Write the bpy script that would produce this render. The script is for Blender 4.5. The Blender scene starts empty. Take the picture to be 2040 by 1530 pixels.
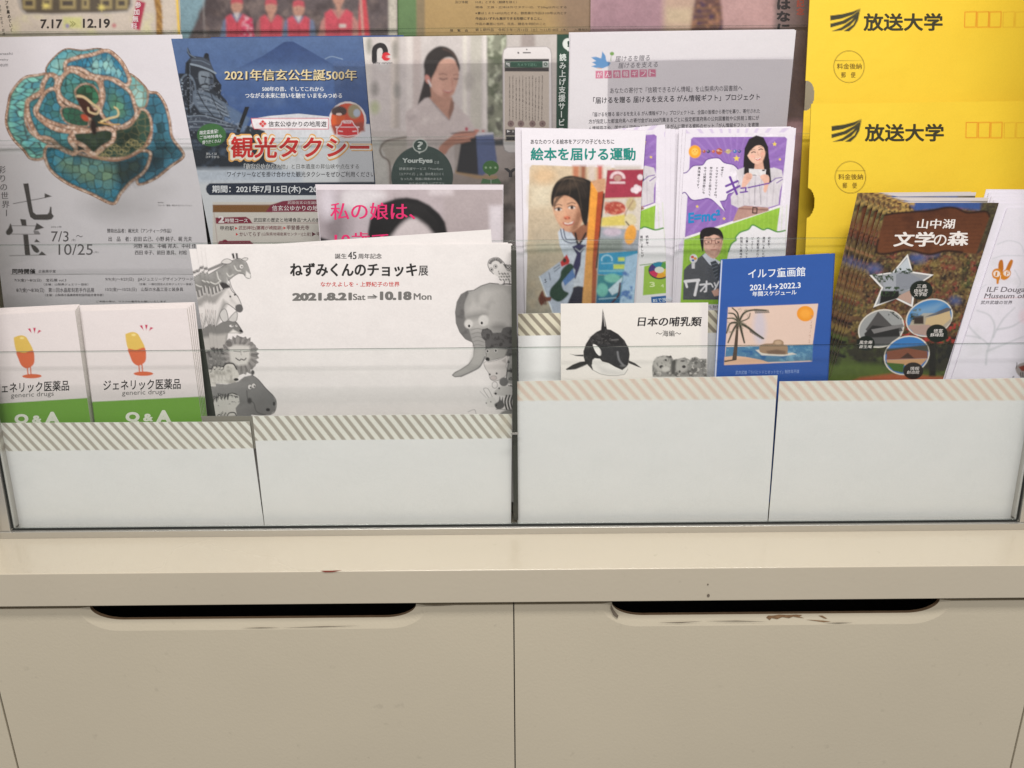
import bpy, math, random
import numpy as np
from mathutils import Matrix, Vector
from mathutils.geometry import tessellate_polygon

# ------------------------------------------------------------------ camera, world, lamps, exposure
SC = bpy.context.scene
COL = SC.collection
PX_W, PX_H, FOC = 2040.0, 1530.0, 1580.0
CAM_Z, PITCH, ROLL = 1.30, math.radians(18.0), math.radians(0.5)

cam_data = bpy.data.cameras.new("camera")
cam = bpy.data.objects.new("camera", cam_data)
COL.objects.link(cam)
cam_data.sensor_fit = 'HORIZONTAL'
cam_data.sensor_width = 36.0
cam_data.lens = 36.0 * FOC / PX_W
cam_data.clip_start, cam_data.clip_end = 0.02, 60.0
fwd = Vector((0, math.cos(PITCH), -math.sin(PITCH)))
rgt0 = Vector((1, 0, 0))
up0 = Vector((0, math.sin(PITCH), math.cos(PITCH)))
rgt = rgt0 * math.cos(ROLL) - up0 * math.sin(ROLL)
up = rgt0 * math.sin(ROLL) + up0 * math.cos(ROLL)
mw = Matrix(((rgt.x, up.x, -fwd.x, 0), (rgt.y, up.y, -fwd.y, 0), (rgt.z, up.z, -fwd.z, CAM_Z), (0, 0, 0, 1)))
cam.matrix_world = mw
SC.camera = cam

world = bpy.data.worlds.new("World")
SC.world = world
world.use_nodes = True
wb = world.node_tree.nodes["Background"]
wb.inputs[0].default_value = (1.0, 0.97, 0.93, 1)
wb.inputs[1].default_value = 0.34

def area(name, loc, size, energy, col, rot):
    l = bpy.data.lights.new(name, 'AREA')
    l.shape = 'RECTANGLE'; l.size, l.size_y = size
    l.energy = energy; l.color = col
    o = bpy.data.objects.new(name, l); COL.objects.link(o)
    o.location = loc; o.rotation_euler = rot
    return o
area("ceiling_lamp", (0.25, -0.05, 2.75), (1.25, 0.3), 34, (1.0, 0.965, 0.92), (math.radians(2), 0, 0))
area("ceiling_lamp", (-0.4, -1.0, 2.75), (1.25, 0.3), 26, (1.0, 0.965, 0.92), (math.radians(6), 0, 0))

SC.view_settings.view_transform = 'Standard'
SC.view_settings.look = 'None'
SC.view_settings.exposure = 0.12
SC.view_settings.gamma = 1.0
SC.view_settings.use_curve_mapping = False
SC.cycles.max_bounces = 12
SC.cycles.transparent_max_bounces = 40
SC.cycles.caustics_reflective = False
SC.cycles.caustics_refractive = False
SC.cycles.use_denoising = True

# ------------------------------------------------------------------ geometry helpers
R3 = np.array([[rgt.x, rgt.y, rgt.z], [up.x, up.y, up.z], [fwd.x, fwd.y, fwd.z]])
CAM = np.array([0, 0, CAM_Z])

def rays(p):
    p = np.asarray(p, float).reshape(-1, 2)
    d = np.stack([(p[:, 0] - PX_W / 2) / FOC, (PX_H / 2 - p[:, 1]) / FOC, np.ones(len(p))], 1)
    return d @ R3

class Plane:
    """A leaning plane: Y = y0 + tan(lean) * (z - z0)."""
    def __init__(s, y0, z0, lean):
        k = math.tan(math.radians(lean))
        n = np.array([0.0, -1.0, k]); L = np.linalg.norm(n)
        s.n = n / L                      # points towards the viewer
        s.d = np.dot(n, [0, y0, z0]) / L
    def hit(s, p):
        r = rays(p)
        t = (s.d - s.n @ CAM) / (r @ s.n)
        return CAM + r * t[:, None]

class ZPlane:
    def __init__(s, z): s.z = z
    def hit(s, p):
        r = rays(p); t = (s.z - CAM_Z) / r[:, 2]
        return CAM + r * t[:, None]

def lin(c):
    c = np.asarray(c, float) / 255.0
    return np.where(c <= 0.04045, c / 12.92, ((c + 0.055) / 1.055) ** 2.4)

def tag(o, label=None, cat=None, group=None, kind=None):
    if label: o["label"] = label
    if cat: o["category"] = cat
    if group: o["group"] = group
    if kind: o["kind"] = kind
    return o

def mesh_obj(name, verts, faces, mats, parent=None, mi=None, smooth=False):
    me = bpy.data.meshes.new(name)
    me.from_pydata([tuple(v) for v in verts], [], [tuple(f) for f in faces])
    for m in (mats if isinstance(mats, (list, tuple)) else [mats]): me.materials.append(m)
    if mi is not None: me.polygons.foreach_set("material_index", mi)
    if smooth: me.polygons.foreach_set("use_smooth", [True] * len(me.polygons))
    me.update()
    o = bpy.data.objects.new(name, me); COL.objects.link(o)
    if parent is not None: o.parent = parent
    return o

def empty(name, loc=(0, 0, 0)):
    o = bpy.data.objects.new(name, None); COL.objects.link(o)
    o.empty_display_size = 0.02
    return o

BOXF = [(0, 3, 2, 1), (4, 5, 6, 7), (0, 1, 5, 4), (1, 2, 6, 5), (2, 3, 7, 6), (3, 0, 4, 7)]
def box(name, x0, x1, y0, y1, z0, z1, mat, parent=None, bevel=0.0, lean=0.0, segs=3):
    k = math.tan(math.radians(lean))
    v = [(x0, y0, z0), (x1, y0, z0), (x1, y1, z0), (x0, y1, z0),
         (x0, y0 + k * (z1 - z0), z1), (x1, y0 + k * (z1 - z0), z1), (x1, y1 + k * (z1 - z0), z1), (x0, y1 + k * (z1 - z0), z1)]
    o = mesh_obj(name, v, BOXF, mat, parent)
    if bevel:
        m = o.modifiers.new("bevel", 'BEVEL'); m.width = bevel; m.segments = segs; m.limit_method = 'ANGLE'
        o.data.polygons.foreach_set("use_smooth", [True] * len(o.data.polygons))
        m.harden_normals = True
    return o

# ------------------------------------------------------------------ materials
def newmat(name):
    m = bpy.data.materials.new(name); m.use_nodes = True
    nt = m.node_tree
    return m, nt, nt.nodes["Principled BSDF"]

def paint_mat(name, rgb, rough=0.35, var=0.06, scale=14, bump=0.02, spec=0.5, coat=0.0, bscale=260, specks=False):
    m, nt, b = newmat(name)
    tc = nt.nodes.new("ShaderNodeTexCoord")
    n1 = nt.nodes.new("ShaderNodeTexNoise"); n1.inputs["Scale"].default_value = scale; n1.inputs["Detail"].default_value = 5
    nt.links.new(tc.outputs["Object"], n1.inputs["Vector"])
    mx = nt.nodes.new("ShaderNodeMix"); mx.data_type = 'RGBA'
    r = np.array(rgb)
    mx.inputs[6].default_value = (*(r * (1 - var)), 1); mx.inputs[7].default_value = (*np.clip(r * (1 + var), 0, 0.95), 1)
    nt.links.new(n1.outputs["Fac"], mx.inputs[0])
    out = mx.outputs[2]
    if specks:
        n3 = nt.nodes.new("ShaderNodeTexNoise"); n3.inputs["Scale"].default_value = 95; n3.inputs["Detail"].default_value = 2
        n4 = nt.nodes.new("ShaderNodeTexNoise"); n4.inputs["Scale"].default_value = 2.2; n4.inputs["Detail"].default_value = 6
        nt.links.new(tc.outputs["Object"], n3.inputs["Vector"]); nt.links.new(tc.outputs["Object"], n4.inputs["Vector"])
        r3 = nt.nodes.new("ShaderNodeMapRange"); r3.inputs[1].default_value = 0.70; r3.inputs[2].default_value = 0.80; r3.inputs[3].default_value = 1.0; r3.inputs[4].default_value = 0.9
        r4 = nt.nodes.new("ShaderNodeMapRange"); r4.inputs[1].default_value = 0.3; r4.inputs[2].default_value = 0.75; r4.inputs[3].default_value = 1.03; r4.inputs[4].default_value = 0.93
        nt.links.new(n3.outputs["Fac"], r3.inputs[0]); nt.links.new(n4.outputs["Fac"], r4.inputs[0])
        mm = nt.nodes.new("ShaderNodeMath"); mm.operation = 'MULTIPLY'
        nt.links.new(r3.outputs[0], mm.inputs[0]); nt.links.new(r4.outputs[0], mm.inputs[1])
        sv = nt.nodes.new("ShaderNodeVectorMath"); sv.operation = 'SCALE'
        nt.links.new(out, sv.inputs[0]); nt.links.new(mm.outputs[0], sv.inputs["Scale"]); out = sv.outputs[0]
        rr = nt.nodes.new("ShaderNodeMapRange"); rr.inputs[3].default_value = rough - .08; rr.inputs[4].default_value = rough + .12
        nt.links.new(n4.outputs["Fac"], rr.inputs[0]); nt.links.new(rr.outputs[0], b.inputs["Roughness"])
    nt.links.new(out, b.inputs["Base Color"])
    b.inputs["Roughness"].default_value = rough
    b.inputs["Specular IOR Level"].default_value = spec
    b.inputs["Coat Weight"].default_value = coat; b.inputs["Coat Roughness"].default_value = 0.12
    if bump:
        n2 = nt.nodes.new("ShaderNodeTexNoise"); n2.inputs["Scale"].default_value = bscale; n2.inputs["Detail"].default_value = 3
        nt.links.new(tc.outputs["Object"], n2.inputs["Vector"])
        bp = nt.nodes.new("ShaderNodeBump"); bp.inputs["Strength"].default_value = bump; bp.inputs["Distance"].default_value = 0.004
        nt.links.new(n2.outputs["Fac"], bp.inputs["Height"]); nt.links.new(bp.outputs[0], b.inputs["Normal"])
    return m

def print_mat(name, rough=0.5, spec=0.3, coat=0.0, grain=0.05):
    """Printed paper: ink colours come from the mesh's own colour attribute, a fine paper grain varies them."""
    m, nt, b = newmat(name)
    at = nt.nodes.new("ShaderNodeAttribute"); at.attribute_name = "ink"
    tc = nt.nodes.new("ShaderNodeTexCoord")
    n = nt.nodes.new("ShaderNodeTexNoise"); n.inputs["Scale"].default_value = 700; n.inputs["Detail"].default_value = 2
    nt.links.new(tc.outputs["Object"], n.inputs["Vector"])
    mr = nt.nodes.new("ShaderNodeMapRange"); mr.inputs[3].default_value = 1 - grain; mr.inputs[4].default_value = 1 + grain
    nt.links.new(n.outputs["Fac"], mr.inputs[0])
    vm = nt.nodes.new("ShaderNodeVectorMath"); vm.operation = 'SCALE'
    nt.links.new(at.outputs["Color"], vm.inputs[0]); nt.links.new(mr.outputs[0], vm.inputs["Scale"])
    nt.links.new(vm.outputs[0], b.inputs["Base Color"])
    b.inputs["Roughness"].default_value = rough
    b.inputs["Specular IOR Level"].default_value = spec
    b.inputs["Coat Weight"].default_value = coat; b.inputs["Coat Roughness"].default_value = 0.2
    w = nt.nodes.new("ShaderNodeTexNoise"); w.inputs["Scale"].default_value = 22; w.inputs["Detail"].default_value = 3
    nt.links.new(tc.outputs["Object"], w.inputs["Vector"])
    bp = nt.nodes.new("ShaderNodeBump"); bp.inputs["Strength"].default_value = 0.16; bp.inputs["Distance"].default_value = 0.006
    nt.links.new(w.outputs["Fac"], bp.inputs["Height"]); nt.links.new(bp.outputs[0], b.inputs["Normal"])
    return m

def glass_mat(name, tint, gloss=1.0, rough=0.02):
    m = bpy.data.materials.new(name); m.use_nodes = True
    nt = m.node_tree; nt.nodes.clear()
    out = nt.nodes.new("ShaderNodeOutputMaterial")
    tr = nt.nodes.new("ShaderNodeBsdfTransparent"); tr.inputs[0].default_value = (*tint, 1)
    gl = nt.nodes.new("ShaderNodeBsdfGlossy"); gl.inputs["Roughness"].default_value = rough
    gl.inputs["Color"].default_value = (0.95, 0.97, 0.96, 1)
    fr = nt.nodes.new("ShaderNodeFresnel"); fr.inputs[0].default_value = 1.45
    ml = nt.nodes.new("ShaderNodeMath"); ml.operation = 'MULTIPLY'; ml.inputs[1].default_value = gloss
    mx = nt.nodes.new("ShaderNodeMixShader")
    nt.links.new(fr.outputs[0], ml.inputs[0]); nt.links.new(ml.outputs[0], mx.inputs[0])
    nt.links.new(tr.outputs[0], mx.inputs[1]); nt.links.new(gl.outputs[0], mx.inputs[2])
    nt.links.new(mx.outputs[0], out.inputs[0])
    return m

def metal_mat(name, rgb, rough=0.35):
    m, nt, b = newmat(name)
    tc = nt.nodes.new("ShaderNodeTexCoord"); mp = nt.nodes.new("ShaderNodeMapping")
    mp.inputs["Scale"].default_value = (3, 400, 400)
    n = nt.nodes.new("ShaderNodeTexNoise"); n.inputs["Scale"].default_value = 4; n.inputs["Detail"].default_value = 4
    nt.links.new(tc.outputs["Object"], mp.inputs[0]); nt.links.new(mp.outputs[0], n.inputs["Vector"])
    mr = nt.nodes.new("ShaderNodeMapRange"); mr.inputs[3].default_value = rough - .1; mr.inputs[4].default_value = rough + .12
    nt.links.new(n.outputs["Fac"], mr.inputs[0]); nt.links.new(mr.outputs[0], b.inputs["Roughness"])
    b.inputs["Base Color"].default_value = (*rgb, 1); b.inputs["Metallic"].default_value = 0.85
    return m

M_CREAM = paint_mat("cream_paint", (0.565, 0.503, 0.39), rough=0.36, var=0.045, scale=9, bump=0.05, bscale=420, specks=True)
M_TOP = paint_mat("cream_worktop", (0.535, 0.475, 0.375), rough=0.24, var=0.03, scale=8, bump=0.03, coat=0.45, specks=True)
M_DARK = paint_mat("interior_shade", (0.012, 0.010, 0.009), rough=0.8, bump=0)  # near-black colour stands in for the shade inside the cabinet
M_CHIP = paint_mat("chipped_wood", (0.20, 0.115, 0.055), rough=0.8, var=0.5, scale=300, bump=0.3)
M_REDCHIP = paint_mat("red_primer", (0.25, 0.05, 0.03), rough=0.7, bump=0)
M_RAW = paint_mat("raw_board_edge", (0.16, 0.10, 0.055), rough=0.85, var=0.3, scale=120, bump=0)
M_CRACK = paint_mat("grimy_crack", (0.15, 0.12, 0.09), rough=0.9, bump=0)
M_ALU = metal_mat("brushed_aluminium", (0.62, 0.60, 0.56))
M_GASKET = paint_mat("black_rubber", (0.012, 0.014, 0.013), rough=0.6, bump=0)
M_DIV = paint_mat("dark_divider", (0.05, 0.052, 0.042), rough=0.4, bump=0)
M_STEP = paint_mat("grey_tier", (0.22, 0.205, 0.185), rough=0.6, bump=0)
M_GLASS = glass_mat("clear_acrylic", (0.986, 0.992, 0.988), 0.3)
M_GEDGE = glass_mat("acrylic_cut_edge", (0.22, 0.26, 0.24), 0.7, 0.25)
M_GFROST = glass_mat("polished_acrylic_bevel", (0.80, 0.84, 0.82), 0.2, 0.3)
M_FILM = glass_mat("clear_film", (0.986, 0.982, 0.988), 0.5, 0.12)
M_PAPER = print_mat("printed_paper", 0.55, 0.3)
M_GLOSSY = print_mat("glossy_print", 0.32, 0.45, 0.15)

# ------------------------------------------------------------------ value noise
def vnoise(P, scale, seed=0, octaves=3):
    out = np.zeros(len(P)); amp = 1.0; tot = 0
    for o in range(octaves):
        q = P / scale * (2 ** o) + 17.3 * (seed + o)
        i = np.floor(q).astype(np.int64); f = q - i; f = f * f * (3 - 2 * f)
        def h(a, b):
            n = (a * 374761393 + b * 668265263 + (seed + o) * 974634777) & 0x7fffffff
            n = ((n ^ (n >> 13)) * 1274126177) & 0x7fffffff
            return ((n ^ (n >> 16)) & 0xffff) / 65535.0
        a, b = i[:, 0], i[:, 1]
        v = (h(a, b) * (1 - f[:, 0]) + h(a + 1, b) * f[:, 0]) * (1 - f[:, 1]) + (h(a, b + 1) * (1 - f[:, 0]) + h(a + 1, b + 1) * f[:, 0]) * f[:, 1]
        out += v * amp; tot += amp; amp *= 0.55
    return out / tot

def catmull(pts, closed=True, n=5):
    p = np.asarray(pts, float); N = len(p); res = []
    rng = range(N) if closed else range(N - 1)
    for i in rng:
        if closed: a, b, c, d = p[i - 1], p[i], p[(i + 1) % N], p[(i + 2) % N]
        else: a, b, c, d = p[max(i - 1, 0)], p[i], p[i + 1], p[min(i + 2, N - 1)]
        for k in range(n):
            t = k / n
            res.append(0.5 * ((2 * b) + (c - a) * t + (2 * a - 5 * b + 4 * c - d) * t * t + (3 * b - a - 3 * c + d) * t ** 3))
    if not closed: res.append(p[-1])
    return np.array(res)

def seg_dist(P, a, b):
    ab = b - a; L = ab @ ab + 1e-12
    t = np.clip(((P - a) @ ab) / L, 0, 1)
    return np.linalg.norm(P - a - t[:, None] * ab, axis=1), t

def homography(src, dst):
    A = []; B = []
    for (x, y), (u, v) in zip(src, dst):
        A.append([x, y, 1, 0, 0, 0, -u * x, -u * y]); B.append(u)
        A.append([0, 0, 0, x, y, 1, -v * x, -v * y]); B.append(v)
    h = np.linalg.solve(np.array(A, float), np.array(B, float))
    return np.append(h, 1).reshape(3, 3)

def hmap(H, p):
    p = np.asarray(p, float).reshape(-1, 2)
    q = np.c_[p, np.ones(len(p))] @ H.T
    return q[:, :2] / q[:, 2:]

GLY = {}
def glyphs(s, off):
    key = (s, round(off, 4))
    if key not in GLY:
        c = bpy.data.curves.new("type", 'FONT'); c.body = s; c.offset = off; c.resolution_u = 4 if len(s) < 12 else 2
        o = bpy.data.objects.new("type", c); m = o.to_mesh()
        v = np.zeros(len(m.vertices) * 3); m.vertices.foreach_get("co", v)
        f = [tuple(p.vertices) for p in m.polygons]
        GLY[key] = (v.reshape(-1, 3)[:, :2].copy(), f)
        o.to_mesh_clear(); bpy.data.objects.remove(o); bpy.data.curves.remove(c)
    return GLY[key]

# ------------------------------------------------------------------ a printed sheet of paper
INK = 0.85      # how much light the printed papers give back, against the colours written below
class Sheet:
    def __init__(s, name, quad, plane, base=(222, 216, 220), gain=1.1, th=0.0003, step=1.7, bend=(0, 0), ref=None, mat=None, edge=(228, 225, 224), corner=None):
        s.name, s.plane, s.gain, s.th, s.bend = name, plane, gain * INK, th, bend
        q = np.asarray(quad, float); s.q = q
        ref = q if ref is None else np.asarray(ref, float)
        s.H = homography(q, ref); s.Hi = np.linalg.inv(s.H)
        w = max(np.linalg.norm(q[1] - q[0]), np.linalg.norm(q[2] - q[3])); h = max(np.linalg.norm(q[3] - q[0]), np.linalg.norm(q[2] - q[1]))
        s.nu, s.nv = max(int(w / step), 3), max(int(h / step), 3)
        u, v = np.meshgrid(np.linspace(0, 1, s.nu + 1), np.linspace(0, 1, s.nv + 1))
        u, v = u.ravel()[:, None], v.ravel()[:, None]
        s.px = (q[0] * (1 - u) + q[1] * u) * (1 - v) + (q[3] * (1 - u) + q[2] * u) * v
        s.A = hmap(s.H, s.px)
        s.C = np.tile(s.col(base), (len(s.px), 1))
        s.fr = (0, 0, 1.0); s.P = s.A
        s.mat = mat or M_PAPER; s.edge = edge
        s.layers = {}
        c = plane.hit(q)
        s.zb, s.zt = c[:, 2].min(), c[:, 2].max(); s.xl, s.xr = c[:, 0].min(), c[:, 0].max()
        s.txt = []

    def col(s, c): return np.clip(lin(c) * s.gain, 0.002, 0.9)
    def Z(s, ox=0, oy=0, sc=1.0):
        s.fr = (ox, oy, sc); s.P = (s.A - (ox, oy)) * sc; return s
    def world(s, px, lift=0.0):
        p = s.plane.hit(px)
        a = np.clip((p[:, 2] - s.zb) / (s.zt - s.zb), 0, 1); b = np.clip((p[:, 0] - s.xl) / (s.xr - s.xl), 0, 1)
        o = s.bend[0] * 4 * a * (1 - a) + s.bend[1] * 4 * b * (1 - b) + lift
        return p + s.plane.n * np.asarray(o)[:, None]
    # -- painting ink into the sheet's grid
    def _mix(s, idx, al, c, grad=None):
        c1 = s.col(c)
        if grad is not None:
            (x0, y0), (x1, y1), cc = grad
            d = np.array([x1 - x0, y1 - y0], float)
            t = np.clip(((s.P[idx] - (x0, y0)) @ d) / (d @ d), 0, 1)[:, None]
            c1 = c1 * (1 - t) + s.col(cc) * t
        s.C[idx] = s.C[idx] * (1 - al[:, None]) + c1 * al[:, None]
    def sdf(s, pts, pad):
        p = np.asarray(pts, float)
        lo, hi = p.min(0) - pad, p.max(0) + pad
        idx = np.nonzero(((s.P >= lo) & (s.P <= hi)).all(1))[0]
        Q = s.P[idx]; D = np.full(len(idx), 1e9); ins = np.zeros(len(idx), bool)
        for i in range(len(p)):
            a, b = p[i - 1], p[i]
            d, _ = seg_dist(Q, a, b); D = np.minimum(D, d)
            cr = ((a[1] > Q[:, 1]) != (b[1] > Q[:, 1]))
            if cr.any():
                ins ^= cr & (Q[:, 0] < (b[0] - a[0]) * (Q[:, 1] - a[1]) / (b[1] - a[1] + 1e-12) + a[0])
        return idx, np.where(ins, -D, D)
    def ff(s, f): return f if f is not None else 1.3 * s.fr[2]
    def poly(s, pts, c, f=None, sm=False, a=1.0, grad=None, noise=None):
        if sm: pts = catmull(pts)
        f = s.ff(f)
        idx, D = s.sdf(pts, f)
        al = np.clip(0.5 - D / f, 0, 1) * a
        if noise: al = al * np.clip((vnoise(s.P[idx], noise[0], noise[1]) - noise[2]) * noise[3], 0, 1)
        s._mix(idx, al, c, grad); return s
    def rect(s, x0, y0, x1, y1, c, **k): return s.poly([(x0, y0), (x1, y0), (x1, y1), (x0, y1)], c, **k)
    def ell(s, cx, cy, rx, ry, c, rot=0, n=22, **k):
        t = np.linspace(0, 2 * math.pi, n, endpoint=False); ca, sa = math.cos(math.radians(rot)), math.sin(math.radians(rot))
        x, y = rx * np.cos(t), ry * np.sin(t)
        return s.poly(np.c_[cx + x * ca - y * sa, cy + x * sa + y * ca], c, **k)
    def line(s, pts, w, c, f=None, sm=False, a=1.0, taper=0.0):
        f = s.ff(f)
        p = catmull(pts, False) if sm else np.asarray(pts, float)
        pad = w / 2 + f
        idx = np.nonzero(((s.P >= p.min(0) - pad) & (s.P <= p.max(0) + pad)).all(1))[0]
        Q = s.P[idx]; al = np.zeros(len(idx)); N = len(p) - 1
        for i in range(N):
            d, t = seg_dist(Q, p[i], p[i + 1])
            ww = w / 2 * (1 - taper * (i + t) / N)
            al = np.maximum(al, np.clip(0.5 - (d - ww) / f, 0, 1))
        s._mix(idx, al * a, c); return s
    def loop(s, pts, w, c, **k): return s.line(list(pts) + [pts[0]], w, c, **k)
    def ring(s, cx, cy, rx, ry, w, c, **k):
        t = np.linspace(0, 2 * math.pi, 33)
        return s.line(np.c_[cx + rx * np.cos(t), cy + ry * np.sin(t)], w, c, **k)
    def cloud(s, pts, c, scale, seed, lo=0.45, gain=4, f=None, a=1.0):
        return s.poly(pts, c, f=f, a=a, noise=(scale, seed, lo, gain))
    def cells(s, pts, seeds, colA, colB, ctr, rad, border, bw=9, rim=None, rimw=16, aniso=(1, 1, 0), sm=True, rimc2=None, seed=0):
        """Enamel petal: a jewelled rim round leaded cells that shade from colB at ctr to colA at the rim."""
        p = catmull(pts) if sm else np.asarray(pts, float)
        f = s.ff(None)
        idx, D = s.sdf(p, f)
        if len(idx) == 0: return s
        if rim is not None:
            al = np.clip(0.5 - D / f, 0, 1)
            s._mix(idx, al, rim)
            n = vnoise(s.P[idx], 14, 5 + seed, 2)
            s._mix(idx, al * np.clip((n - .5) * 5, 0, 1) * .8, rimc2 or (226, 205, 190))
            s._mix(idx, al * np.clip((.42 - n) * 6, 0, 1) * .7, (118, 88, 72))
            s._mix(idx, al * np.clip(1 - np.abs(D + 2) / 5, 0, 1) * .75, (84, 62, 50)); s._mix(idx, al * np.clip(1 - np.abs(D + rimw - 3) / 6, 0, 1) * .6, (96, 72, 56))
        inn = D < -rimw * .6
        ii = idx[inn]; Q = s.P[ii]; al = np.clip(0.5 - (D[inn] + rimw) / f, 0, 1)
        if len(ii) == 0: return s
        ca, sa = math.cos(math.radians(aniso[2])), math.sin(math.radians(aniso[2]))
        def tr(q): return np.c_[(q[:, 0] * ca + q[:, 1] * sa) * aniso[0], (-q[:, 0] * sa + q[:, 1] * ca) * aniso[1]]
        rs = np.random.RandomState(seed + 3)
        lo, hi = p.min(0), p.max(0)
        S = []
        sp = seeds
        for gx in np.arange(lo[0], hi[0] + sp, sp / aniso[0] if aniso[0] > 1 else sp):
            for gy in np.arange(lo[1], hi[1] + sp, sp / aniso[1] if aniso[1] > 1 else sp):
                S.append((gx + rs.uniform(-.35, .35) * sp, gy + rs.uniform(-.35, .35) * sp))
        S = np.array(S); T, U = tr(Q), tr(S)
        d1 = np.full(len(Q), 1e9); d2 = d1.copy(); w = np.zeros(len(Q), int)
        for k in range(len(U)):
            d = np.linalg.norm(T - U[k], axis=1)
            c1 = d < d1; d2 = np.where(c1, d1, np.minimum(d2, d)); w = np.where(c1, k, w); d1 = np.where(c1, d, d1)
        jit = rs.uniform(-.3, .3, len(S))[w]; lum = rs.uniform(.72, 1.25, len(S))[w][:, None]
        t = np.clip(.45 * np.linalg.norm(Q - ctr, axis=1) / rad + .75 * np.clip(1 - (-D[inn] - rimw) / 95, 0, 1) + jit - .1, 0, 1)[:, None]
        c = (s.col(colB) * (1 - t) + s.col(colA) * t) * lum
        c = c * (1 + .35 * np.clip((d1 / (d1 + d2 + 1e-6) - .25), -.3, .3))[:, None]
        e = np.clip((d2 - d1) / bw, 0, 1)[:, None]
        e = np.minimum(e, np.clip(-(D[inn] + rimw) / bw, 0, 1)[:, None] * .8 + .2)
        c = s.col(border) * (1 - e) + c * e
        s.C[ii] = s.C[ii] * (1 - al[:, None]) + c * al[:, None]
        return s
    def stripes(s, pts, c, period, duty, slope=1.0, f=None, a=1.0, ph=0.0):
        f = s.ff(f)
        idx, D = s.sdf(pts, f)
        x = ((s.P[idx, 0] - slope * s.P[idx, 1]) / period + ph + .22 * (vnoise(s.P[idx], 70, 3, 2) - .5)) % 1.0
        d = (np.abs(x - .5) - duty / 2) * period
        s._mix(idx, np.clip(.5 - D / f, 0, 1) * np.clip(.5 - d / f, 0, 1) * a, c); return s
    def soft(s, pts=None, n=1, grain=0.05, sc=26, seed=1):
        """Print a picture area as a photograph: blur its dots together and give it uneven tone."""
        g = s.C.reshape(s.nv + 1, s.nu + 1, 3).copy()
        for _ in range(n):
            for ax in (0, 1):
                p = np.concatenate([g.take([0], ax), g, g.take([-1], ax)], ax)
                m = g.shape[ax]
                g = (p.take(range(0, m), ax) + 2 * p.take(range(1, m + 1), ax) + p.take(range(2, m + 2), ax)) / 4
        g = g.reshape(-1, 3)
        if pts is None: idx, al = np.arange(len(s.P)), np.ones(len(s.P))
        else:
            f = s.ff(None); idx, D = s.sdf(pts, f); al = np.clip(.5 - D / f, 0, 1)
        Q = s.P[idx] / s.fr[2]
        t = (1 + grain * 2 * (vnoise(Q, sc, seed, 3) - .5) + grain * 1.2 * (vnoise(Q, 3.2, seed + 7, 1) - .5))[:, None]
        s.C[idx] = s.C[idx] * (1 - al[:, None]) + np.clip(g[idx] * t, .002, .9) * al[:, None]
        return s
    # -- lettering: real outlines laid on the sheet
    def _emit(s, P, faces, c, lay, key):
        s.layers.setdefault(key, []).append((P, faces, s.col(c), lay))
    def T(s, text, x0, y0, x1, y1, c=(40, 38, 40), bold=0.0, dy=0.0, it=0.0, ser=0, lay=0, key=None, c2=None, bow=0):
        """Fit the ink box of a line of text to a box in the current frame."""
        key = key or ("title" if (y1 - y0) / s.fr[2] > 13.5 else "small_print")
        v, f = glyphs(text, 0)
        lo, hi = v.min(0), v.max(0)
        reps = s.heavy(bold, ser)
        lo, hi = lo + reps.min(0), hi + reps.max(0)
        for n, sh in enumerate(reps):
            t = (v + sh - lo) / np.maximum(hi - lo, 1e-6)
            X = x0 + (x1 - x0) * t[:, 0]
            Y = y1 + (y0 - y1) * t[:, 1]
            X = X + it * t[:, 1]; Y = Y + dy * (t[:, 0] - 0.5) + bow * (2 * t[:, 0] - 1) ** 2
            s._emit(np.c_[X, Y], f, c, lay + n * .05, key)
        return s
    @staticmethod
    def heavy(bold, ser):
        """Offsets at which the outline is repeated to give the stroke its weight (wider than tall for brush-like faces)."""
        r = [(0.0, 0.0)]
        if bold > 0:
            n = 4 if bold < .016 else 8 if bold < .05 else 14
            r += [(bold * math.cos(2 * math.pi * (k + .5) / n), bold * math.sin(2 * math.pi * (k + .5) / n)) for k in range(n)]
            if bold > .07: r += [(.5 * bold * math.cos(2 * math.pi * k / 8), .5 * bold * math.sin(2 * math.pi * k / 8)) for k in range(8)]
        if ser: r = [(x + d, y) for x, y in r for d in (-.016, .016)]
        return np.array(r)
    def TV(s, text, x, y0, y1, w, c=(40, 38, 40), bold=0.0, dx=0.0, key="vertical_text", ser=0, lay=0):
        """Vertical line of text: one cell per character, centred on x (dx: drift to the bottom)."""
        n = len(text); ch = (y1 - y0) / n
        for i, t in enumerate(text):
            if t in ' 　': continue
            rot = t in 'ー―〜'
            v, f = glyphs(t, 0)
            if rot: v = np.c_[.86 - v[:, 1], v[:, 0] - .12]
            if t in '、。': v = v + (.55, .5)
            for k, sh in enumerate(s.heavy(bold, ser)):
                X = x + dx * (i + .5) / n + (v[:, 0] - .5 + sh[0]) * w
                Y = y0 + ch * (i + .5) - (v[:, 1] - .36 + sh[1]) * ch * .93
                s._emit(np.c_[X, Y], f, c, lay + k * .05, key)
        return s
    def shape(s, pts, c, lay=0, key="emblem", sm=False):
        p = catmull(pts) if sm else np.asarray(pts, float)
        tri = tessellate_polygon([[Vector((a, b, 0)) for a, b in p]])
        s._emit(p, [tuple(t) for t in tri], c, lay, key); return s
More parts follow.
